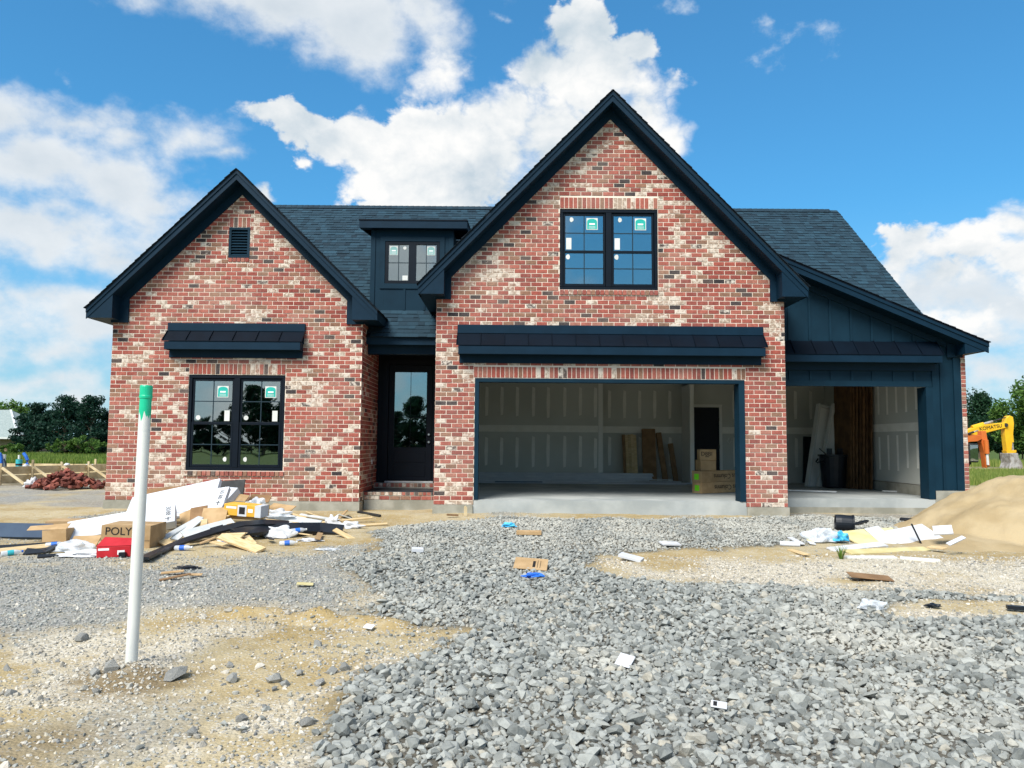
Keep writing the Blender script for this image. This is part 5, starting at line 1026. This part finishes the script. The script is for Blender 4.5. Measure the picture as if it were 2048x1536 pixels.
fb = [(1262,1122,10.0,.28,.14,.03,(6,10,-26),WHITEC,'white foam block on the pale soil strip'),(1333,1023,13.6,.38,.30,.01,(12,0,14),PAPER,'white sheet lying in front of the garage slab'),(1418,1028,13.4,.55,.2,.012,(4,3,-4),CARD,'tan cardboard piece before the garage slab'),(1058,1072,11.5,.35,.12,.05,(2,0,-4),CARD,'low tan offcut lying on the coarse gravel'),
 (1062,1140,9.0,.36,.26,.008,(18,3,-6),CARD,'printed cardboard flap lying flat on the coarse gravel'),(1250,1334,5.0,.10,.15,.004,(14,10,-22),PAPER,'blank white card on the coarse gravel'),(1740,1160,8.85,.42,.2,.008,(6,4,-8),CARDD,'curved brown bark-like sheet on the pale soil strip'),(1438,1422,4.15,.085,.06,.006,(16,4,-16),PAPER,'crushed printed wrapper on the coarse gravel'),
 (738,1262,6.0,.08,.06,.006,(20,4,-20),PAPER,'torn white scrap on the tan soil'),(610,1174,8.2,.16,.07,.01,(6,4,10),PINEY,'small yellow chip on the fine gravel'),(345,1150,9.0,.22,.06,.012,(6,-4,18),CARD,'bent cardboard piece on the fine gravel'),(350,1160,8.8,.3,.05,.012,(6,-8,30),CARDD,'brown splinter crossing the bent cardboard'),(392,1155,8.9,.12,.06,.01,(6,0,10),CARD,'tiny cardboard chip beside the brown splinter'),
 (835,1107,10.2,.14,.1,.04,(6,4,10),WHITEC,'small white block on the gravel below the wooden stake'),(1340,1092,10.8,.25,.16,.02,(6,2,10),PAPER,'crumpled white sheet on the gravel'),(905,1030,13.2,.2,.04,.03,(0,4,20),CARDD,'brown stick on the ground beside the wooden stake')]
for px, py, Y, L, w, t, rot, mt, lb in fb:
    p = gat(px, py)
    if py > 1100 or py < 1030 or 1000 < px < 1400: loc = (p.x, p.y, p.z+t*.5+.022+w*.5*abs(math.sin(R(rot[0]))))
    else: loc = tuple(atY(px, py, above(px, py, Y, .3)))
    o = solo(BX(-L/2, L/2, -w/2, w/2, -t/2, t/2), 'scrap_sheet', mt, lb, 'scrap', loc, tuple(R(a) for a in rot), bevel=.0015)
    if 'printed cardboard' in lb: part(BX(.02, .05, -.08, .06, .0042, .0052).box(.07, .075, -.09, .08, .0042, .0052).box(.10, .105, -.09, .08, .0042, .0052), 'print_line', INK, o, world=False)
    if 'wrapper' in lb: part(BX(-.03, -.01, -.02, .02, .0032, .0042), 'print_patch', INK, o, world=False)
p = gat(1695, 1062); t = thing('drain_pipe', 'short length of wide black pipe lying on the gravel', 'pipe', (p.x, p.y+.1, p.z+.12), (R(4), R(92), R(-12)))
m = MB(); n_ = 22
for a, b in ((.125, .105),):
    vs = [(r_*math.cos(2*math.pi*k/n_), r_*math.sin(2*math.pi*k/n_), z_) for r_, z_ in ((.12, -.13), (.125, -.05), (.118, .1), (.13, .105), (.13, .13), (.105, .13), (.105, -.13)) for k in range(n_)]
    m.add(vs, [(j*n_+k, j*n_+(k+1) % n_, ((j+1) % 7)*n_+(k+1) % n_, ((j+1) % 7)*n_+k) for j in range(7) for k in range(n_)])
part(m, 'pipe_body', BLKP, t, world=False)
crumple('crumpled_bag', 'pinkish clear bag of litter beside the yellow foam sheet', tuple(gat(1650, 1086)+Vector((0, .1, .04))), .24, .14, .14, FILM, 91); crumple('crumpled_bag', 'bright blue crumpled bag against the yellow foam sheet', tuple(gat(1685, 1088)+Vector((0, .1, .05))), .13, .09, .10, SKYBP, 92)
crumple('crumpled_bag', 'blue plastic scrap under the printed cardboard flap', tuple(gat(1066, 1156)+Vector((0, 0, .02))), .10, .06, .03, BLUEP, 93); crumple('crumpled_bag', 'sky-blue crushed can wrapper on the gravel before the garage', tuple(gat(1018, 1056)+Vector((0, 0, .03))), .10, .05, .05, SKYBP, 94)
crumple('crumpled_bag', 'dark wrapper lying on the sandy patch', tuple(gat(1866, 1216)+Vector((0, 0, .02))), .06, .04, .02, BLKP, 95); crumple('crumpled_bag', 'clear film scrap on the gravel beside the sandy patch', tuple(gat(1745, 1222)+Vector((0, 0, .03))), .10, .06, .06, FILM, 96); crumple('crumpled_bag', 'dark film scrap on the fine gravel', tuple(gat(375, 1137)+Vector((0, 0, .01))), .12, .06, .02, BLKP, 97)
solo(MB().beam((0, 0, 0), (.13, -.05, -.33), .07, .02), 'dark_stake', BLKP, 'dark broken stake leaning on the white panels by the sand', 'stake', tuple(atY(1823, 1048, 10.6)))
p = gat(931, 1031); solo(MB().prism([(-.025, -.05), (.025, -.05), (.025, .14), (.0, .17), (-.025, .15)], -.012, .012), 'wooden_stake', FORMW, 'short wooden stake driven into the ground before the brick pier', 'stake', (p.x, p.y, p.z), (0, 0, R(20)))
p = gat(2046, 1224); solo(BX(-.12, .12, -.03, .03, 0, .03), 'black_bar', BLKP, 'black plastic bar lying on the sandy patch', 'scrap', (p.x, p.y, p.z+.02), (0, 0, R(-20)))
def tuft(px, py, n, h, label):
    p = gat(px, py); m = MB(); r = random.Random(px)
    for k in range(n):
        a = r.uniform(0, 6.28); l = h*r.uniform(.6, 1.1); d = Vector((math.cos(a), math.sin(a), 0)); b = d*.02*r.random(); w = Vector((-d.y, d.x, 0))*.004
        q1 = b+d*l*.25+Vector((0, 0, l*.7)); q2 = b+d*l*.6+Vector((0, 0, l)); t = (r.random()*.6, 0.)
        m.add([b-w, b+w, q1+w*.8, q1-w*.8, q2], [(0, 1, 2, 3), (3, 2, 4)], t)
    solo(m, 'grass_tuft', GRASSM, label, 'grass', tuple(p))
tuft(1682, 1118, 40, .16, 'small green grass tuft beside the white plastic post')

# ================================================================== BACKGROUND
# --- concrete formwork beside the house
def formwork(name, label, A, B, n, h, brace=True):
    A, B = Vector((*A, 0)), Vector((*B, 0)); d = (B-A).normalized(); nrm = Vector((d.y, -d.x, 0)); L = (B-A).length
    t = thing(name, label, 'formwork', (A.x, A.y, gzf(A.x, A.y)))
    g = lambda p: gzf(p.x, p.y)
    nb = max(2, int(L/2.4))
    for k in range(nb):
        a, b = A+d*(L*k/nb+.01), A+d*(L*(k+1)/nb-.01)
        for j in range(2):
            z = .04+j*(h-.04)/2+(.02 if j else 0); hh_ = (h-.06)/2
            part(MB().beam((a.x, a.y, g(a)+z+hh_/2), (b.x, b.y, g(b)+z+hh_/2), .04, hh_), 'form_board', FORMW, t)
    for k in range(n+1):
        p = A+d*(L*k/n)+nrm*.045; z = g(p); ht = h+random.uniform(.05, .22)
        part(BX(p.x-.03, p.x+.03, p.y-.02, p.y+.02, z-.1, z+ht), 'post', FORMW, t)
        if brace and k < n:
            q = p+nrm*.80+d*.05
            part(MB().beam((p.x+nrm.x*.05, p.y+nrm.y*.05, z+h-.02), (q.x, q.y, g(q)+.06), .05, .06), 'brace', FORMW, t)
            if k % 2 == 0: part(BX(q.x-.02, q.x+.05, q.y-.03, q.y+.03, g(q)-.05, g(q)+.26), 'stake', FORMW, t)
formwork('foundation_formwork', 'timber foundation formwork with slanting braces beside the brick pile', (-15.2, 18.8), (-12.6, 27.5), 9, .50)
formwork('foundation_formwork', 'lower timber formwork line behind the braced formwork', (-22.0, 27.4), (-12.7, 28.2), 8, .42, False)
for k in range(7):
    p = Vector((-15.5+k*.5+random.uniform(-.2, .2), 21.4+k*.95, 0)); crumple('crumpled_bag', 'white plastic sheeting bunched up behind the formwork boards', (p.x, p.y, gzf(p.x, p.y)+.36), .22, .22, .16, PAPER, 120+k, 'sheeting', 'sheeting behind the formwork')
crumple('crumpled_bag', 'white bag lying at the brick pile beneath a formwork brace', tuple(gat(64, 975)+Vector((0, 0, .05))), .18, .14, .20, PAPER, 131)
def stub(name, label, px, py0, py1, Y, r, mat, band=None):
    a, b = atY(px, py0, Y), atY(px, py1, Y); t = thing(name, label, 'pipe', (a.x, Y, a.z))
    part(MB().tube([(0, 0, 0), (0, 0, b.z-a.z)], r, 14), 'pipe_shaft', mat, t, world=False, smooth=False)
    if band: part(MB().tube([(0, 0, (b.z-a.z)*.55), (0, 0, (b.z-a.z)*.68)], r*1.06, 14), 'band', BLKP, t, world=False)
stub('teal_pipe', 'teal pipe with black band standing behind the formwork', 37, 945, 919, 22.5, .085, TEAL, True); stub('white_stub', 'thin white pipe rising out of the teal pipe', 38, 918, 910, 22.5, .03, WHITEP); stub('white_pipe', 'thick white pipe standing behind the formwork', 6, 945, 909, 22.5, .055, WHITEP)
def hose(label, pts, Y, r, mat):
    P3 = [atY(a, b, Y) for a, b in pts]; c = P3[0]; solo(MB().tube([q-c for q in P3], r, 8), 'bent_hose', mat, label, 'hose', tuple(c))
hose('blue hose end with black sleeve bending up from the formwork', ((54, 928), (55, 920), (52, 913), (47, 906)), 22.4, .045, BLUEP); hose('blue hose arching beside the thick white pipe', ((2, 940), (2, 920), (0, 908), (-4, 906)), 22.4, .05, BLUEP); hose('thin black hose hanging beside the thick white pipe', ((12, 938), (12, 928), (10, 922), (8, 918)), 22.4, .02, BLKP)
solo(BX(-.25, .25, -.15, .15, 0, .05), 'black_tray', BLKP, 'black plastic tray lying on the formwork edge', 'tray', tuple(atY(3, 941, 22.2)))
# --- pile of loose bricks
RUB = material('loose_red_brick', (.11, .032, .025), (.24, .075, .052), 9, .9, .3, 40, rnd=.45)
def loose_brick_mesh():
    m = MB(); m.box(-.097, .097, -.045, .045, -.034, .034); me = m.mesh('loose_brick', RUB, bevel=.004); return me
lbm = loose_brick_mesh(); bc_ = gat(130, 978); r3 = random.Random(5)
for k in range(170):
    a = r3.uniform(0, 6.28); q = r3.random()**.6; x, y = math.cos(a)*q*.92, math.sin(a)*q*.75; hmax = .50*(1-q)**.8
    z = hmax*(r3.random()**.35); o = obj('loose_brick', lbm); o.location = (bc_.x+x+(.25*r3.random() if q > .8 else 0), bc_.y+y, gzf(bc_.x+x, bc_.y+y)+.035+z)
    o.rotation_euler = (r3.uniform(-.7, .7), r3.uniform(-.7, .7), r3.uniform(0, 6.28)); tag(o, 'loose red brick tumbled in the brick pile before the formwork', 'brick', 'loose bricks in the pile')
# --- trees
def tree(name, label, X, Y, h, rx, mat, n, leaf, seed, style='round', group=None, base=None):
    r = random.Random(seed); z0 = gzf(X, Y) if base is None else base; t = thing(name, label, 'tree', (X, Y, z0), group=group); T = MB(); th = h*(.25 if style == 'cedar' else .45)
    T.tube([(0, 0, -.2), (r.uniform(-.1, .1), 0, th*.6), (r.uniform(-.2, .2), 0, h*.8)], [h*.028, h*.02, h*.006], 8)
    clumps = []
    for k in range(26 if style == 'round' else 34):
        a = r.uniform(0, 6.28); v = r.random()
        if style == 'cedar':
            zz = h*(.06+.92*v); rr = rx*(1-v**2.2)*r.uniform(.35, 1.0); s = h*r.uniform(.07, .13)
        else:
            zz = h*(.30+.66*v); rr = rx*math.sqrt(max(0, 1-(2*v-1)**2*.85))*r.uniform(.3, 1.0); s = h*r.uniform(.09, .17)
        c = Vector((math.cos(a)*rr, math.sin(a)*rr, zz)); clumps.append((c, s)); T.tube([(0, 0, max(th*.3, zz*.72)), c*.6+Vector((0, 0, zz*.36)), c], [h*.009, h*.006, h*.003], 5)
    C = MB()
    for k in range(n):
        c, s = r.choice(clumps); d = Vector((r.gauss(0, 1), r.gauss(0, 1), r.gauss(0, 1))).normalized()*(s*r.random()**.45)
        if style == 'cedar': d = Vector((d.x*1.5, d.y*1.5, d.z*.8)); d.z += .35*math.hypot(d.x, d.y)
        p = c+d
        if p.z < .03*h: continue
        u = Vector((r.gauss(0, 1), r.gauss(0, 1), r.gauss(0, .8))).normalized(); w = u.cross(Vector((r.gauss(0, 1), r.gauss(0, 1), r.gauss(0, 1)))).normalized(); l = leaf*r.uniform(.6, 1.3)
        tone = min(1, max(0, .5+.42*d.z/s+r.gauss(0, .18)))
        C.add([p-u*l, p+w*l*.42, p+u*l, p-w*l*.42], [(0, 1, 2, 3)], (r.random()*.75+.1 if style != 'cedar' else r.random()*.7, 0.))
    part(T, 'trunk', BARK, t, world=False); part(C, 'crown', mat, t, world=False); return t
lt = [(50,905,64,3.5,1.2,CEDAR,'cedar'),(70,905,63,4.0,1.5,CEDAR,'cedar'),(102,905,62,3.4,1.7,CEDAR,'cedar'),(128,905,61,4.6,1.8,CEDAR,'cedar'),(156,905,62,3.8,1.8,CEDAR,'cedar'),(180,905,60,4.5,1.6,CEDAR,'cedar'),(214,905,61,3.5,1.5,CEDAR,'cedar')]
LL = ['dark cedar tree next to the grey-roofed house, outermost of its row','low dark cedar tree with a ragged top beside the outermost cedar','tall dark cedar tree with a spiky crown behind the grass strip','dense dark cedar tree between the two tallest cedars','tallest dark cedar tree of the row behind the formwork','dark cedar tree partly hidden by the brick wing','dark cedar tree mostly hidden behind the brick wing']
for k, (px, py, Y, h, rx, mt, st) in enumerate(lt): tree('cedar_tree', LL[k], atY(px, py, Y).x, Y, h, rx, mt, 5200, .13, 300+k, st, 'cedar trees behind the formwork')
for k, px in enumerate((14, 30, 130, 160, 185)): tree('shrub', ('bright green shrub in front of the grey-roofed house', 'bright green shrub at the foot of the outermost cedar', 'light green shrub at the foot of the dense cedar', 'light green shrub at the foot of the tallest cedar', 'light green shrub beside the brick wing')[k], atY(px, 905, 57).x, 57, (.8, .9, 1.3, 1.5, 1.3)[k], (.9, .8, 1.2, 1.3, 1.2)[k], LEAFG, 1500, .10, 330+k, 'round', 'shrubs below the cedars')
tree('pale_tree', 'pale distant tree rising behind the grey-roofed house', atY(8, 880, 150).x, 150, 9, 5, LEAFG, 2500, .35, 341); tree('pale_tree', 'pale distant tree seen between house roof and cedars', atY(28, 880, 150).x, 150, 8, 4.5, LEAFG, 2500, .35, 342)
RT = [(1957,75,6.4,1.5,LEAFD,'round','dark round tree rising behind the excavator boom'),(2000,66,3.3,2.2,LEAFG,'round','low green tree behind the excavator bucket'),(2044,60,5.2,2.0,LEAFG,'round','tall light green tree beside the yellow excavator'),(2078,58,6.0,2.4,LEAFG,'round','tall green tree at the end of the tree row'),(1975,68,3.4,2.2,LEAFD,'round','low dark tree behind the orange excavator arm'),(2018,64,3.2,2.0,LEAFD,'round','dark bushy tree between the two light green trees'),(1935,70,4.2,2.4,LEAFD,'round','dark tree mostly hidden behind the brick veneer')]
for k, (px, Y, h, rx, mt, st, lb) in enumerate(RT): tree('leafy_tree', lb, atY(px, 905, Y).x, Y, h, rx, mt, 5200, .16, 400+k, st, 'trees behind the excavators')
# trees across the road, behind the camera: the windows mirror them
for k in range(22):
    X = -46+k*2.5+random.uniform(-.6, .6); tree('roadside_tree', 'dark roadside tree across the road facing the house', X, -60+random.uniform(-4, 4), (4.0, 4.8, 6.2, 5.0)[k % 4]+(1.6 if -32 < X < -25 else 0), 2.6, LEAFD, 3600, .24, 500+k, 'cedar', 'trees across the road')
# --- grass
def grass():
    m = MB(); r = random.Random(8)
    def blade(x, y, h):
        z = gzf_cache(x, y); a = r.uniform(0, 6.28); dx, dy = math.cos(a), math.sin(a); w = .02*h/.3+.008; l = r.uniform(-.3, .3)*h
        m.add([(x-dy*w, y+dx*w, z-.02), (x+dy*w, y-dx*w, z-.02), (x+dx*l, y+dy*l, z+h)], [(0, 1, 2)], (min(1, max(0, r.gauss(.42, .25)+(.3 if x > 0 else 0))), 0.))
    gzf_cache = lambda x, y: .16-.8*max(0, min(1, (y-80)/40))
    for k in range(26000):
        y = 38+24*r.random()**1.3; x = r.uniform(-.72*y, -.44*y); blade(x, y, r.uniform(.12, .42))
    for k in range(22000):
        y = r.uniform(26, 41.5); x = r.uniform(.50*y, .80*y); blade(x, y, r.uniform(.08, .28))
    for k in range(6000):
        y = r.uniform(50, 60); x = r.uniform(.5*y, .76*y); blade(x, y, r.uniform(.2, .5))
    tag(obj('grass', m.mesh('grass', GRASSM)), 'rough green grass growing beyond the building plot', 'grass', kind='stuff')
grass()
# --- grey-roofed house far behind
fh = thing('distant_house', 'distant low house with grey-green hip roof beside the cedars', 'house', (-77, 118, -.6)); ez = 1.75
part(BX(-91.3, -71.8, 112, 124, -.7, ez), 'wall', TANB, fh)
part(MB().add([(-92.3, 111, ez), (-70.9, 111, ez), (-70.9, 125, ez), (-92.3, 125, ez), (-85.3, 118, ez+4.2), (-76.8, 118, ez+4.2)], [(0, 1, 5, 4), (1, 2, 5), (2, 3, 4, 5), (3, 0, 4)]), 'roof', ROOFG, fh)
part(BX(-92.4, -70.8, 110.85, 111.0, ez-.25, ez), 'fascia', WHITEP, fh); part(MB().beam((-70.9, 111, ez+.03), (-76.8, 118, ez+4.23), .3, .08), 'hip_cap', GREYP, fh)
for k in range(3): w_ = part(BX(-90.3+k*6, -88.7+k*6, 111.93, 111.99, .1, 1.4), 'window', FRAMEM, fh); part(BX(-90.2+k*6, -88.8+k*6, 111.9, 111.928, .2, 1.3), 'pane', GLASS, fh)
# --- excavators
def pxz(pts, Y): return [(atY(a, b, Y).x, atY(a, b, Y).z) for a, b in pts]
def cyl(t, a, b, Y, r1, r2, m1, m2):
    A, B = atY(*a, Y), atY(*b, Y); M_ = A.lerp(B, .55)
    c = part(MB().tube([A, M_], r1, 10), 'hydraulic_cylinder', m1, t); part(MB().tube([M_, B], r2, 8), 'piston_rod', m2, c)
def excavator(name, label, Y, body_px, paint, boom, stick, extra):
    bx = atY(body_px, 900, Y).x; z0 = gzf(bx, Y); t = thing(name, label, 'excavator', (bx, Y, z0)); w = .26
    b = part(MB().prism(pxz(boom, Y), Y-w, Y+w), 'boom', paint, t, bevel=.02); s = part(MB().prism(pxz(stick, Y), Y-w*.8, Y+w*.8), 'stick', paint, t, bevel=.02)
    for sy in (-1.25, .75):                                      # tracks
        tr = part(MB().prism([(bx-2.0, z0+.05), (bx+1.7, z0+.05), (bx+2.05, z0+.4), (bx+1.7, z0+.8), (bx-2.0, z0+.8), (bx-2.35, z0+.4)], Y+sy, Y+sy+.55), 'track', DARKM, t)
        for k in range(5): part(MB().tube([(bx-1.7+k*.8, Y+sy-.03, z0+.38), (bx-1.7+k*.8, Y+sy-.001, z0+.38)], .26, 12), 'track_roller', STEELM, tr)
    part(BX(bx-2.6, bx+.9, Y-1.25, Y+1.25, z0+1.0, z0+1.75), 'engine_deck', paint, t, bevel=.05); part(BX(bx-2.9, bx-1.9, Y-1.3, Y+1.3, z0+.95, z0+2.0), 'counterweight', paint, t, bevel=.08)
    part(MB().tube([(bx, Y, z0+.7), (bx, Y, z0+1.0)], .6, 16), 'slew_ring', DARKM, t)
    cb = part(BX(bx+.0, bx+1.25, Y-1.24, Y-.25, z0+1.751, z0+2.75), 'cab', DARKM, t, bevel=.05); part(BX(bx+.1, bx+1.15, Y-1.25, Y-1.241, z0+1.85, z0+2.6), 'cab_window', GLASS, cb)
    extra(t, Y, b, s); return t
def yellow_extra(t, Y, b, s):
    bk = part(MB().prism(pxz([(2009, 906), (2026, 906), (2027, 915), (2034, 925), (2036, 933), (2028, 942), (2012, 945), (2008, 938), (2012, 925)], Y), Y-.5, Y+.5), 'bucket', STEELM, t, bevel=.03)
    for k in range(4):
        q = atY(2016-k*1.5, 943, Y); part(BX(q.x-.3, q.x, Y-.48+k*.3, Y-.38+k*.3, q.z-.08, q.z+.02), 'tooth', STEELM, bk)
    part(MB().prism(pxz([(2008, 901), (2028, 900), (2028, 905), (2010, 907)], Y), Y-.22, Y+.22), 'bucket_link', paint_y, t)
    cyl(t, (1944, 855), (1985, 843), Y-.05, .13, .08, YEL, STEELM); cyl(t, (1985, 843), (2013, 834), Y-.05, .05, .03, DARKM, DARKM); cyl(t, (2022, 862), (2026, 903), Y-.1, .10, .06, YEL, STEELM)
    m = text_mesh('KOMATSU', .30, INK, .004); o = obj('lettering', m, b); p = atY(1976, 855, Y); o.location = (p.x, Y-.27, p.z); o.rotation_euler = (R(90), R(-9.5), 0)
    part(MB().tube([atY(2012, 850, Y-.3), atY(2012, 850, Y+.3)], .12, 10), 'pivot_pin', DARKM, t)
paint_y = YEL
excavator('yellow_excavator', 'yellow excavator with lettered boom and hanging bucket on the grass', 47, 1800, YEL,
          [(1905, 872), (1934, 859), (1960, 850), (1995, 846), (2010, 845), (2011, 855), (1990, 860), (1960, 868), (1935, 873), (1905, 890)], [(2009, 836), (2015, 831), (2022, 834), (2024, 848), (2022, 872), (2019, 902), (2010, 903), (2006, 870), (2006, 850)], yellow_extra)
def orange_extra(t, Y, b, s):
    cyl(t, (1972, 880), (1976, 930), Y-.28, .12, .07, ORG, WHITEP); cyl(t, (1936, 868), (1956, 861), Y-.28, .06, .04, DARKM, STEELM)
    part(BX(*[atY(1938, 900, Y-1.6).x, atY(1957, 900, Y-1.6).x], Y-1.62, Y-.7, atY(1940, 925, Y-1.6).z, atY(1940, 887, Y-1.6).z), 'front_cab', DARKM, t, bevel=.05); part(BX(atY(1939.5, 900, Y-1.6).x, atY(1955.5, 900, Y-1.6).x, Y-1.635, Y-1.622, atY(1940, 922, Y-1.6).z, atY(1940, 890, Y-1.6).z), 'windscreen', GLASS, t)
excavator('orange_excavator', 'orange excavator with folded arm parked in front of the yellow one', 43, 1842, ORG,
          [(1900, 880), (1934, 868), (1957, 871), (1959, 878), (1950, 883), (1934, 884), (1900, 895)], [(1959, 862), (1968, 862), (1971, 880), (1976, 932), (1968, 936), (1964, 905), (1959, 885)], orange_extra)
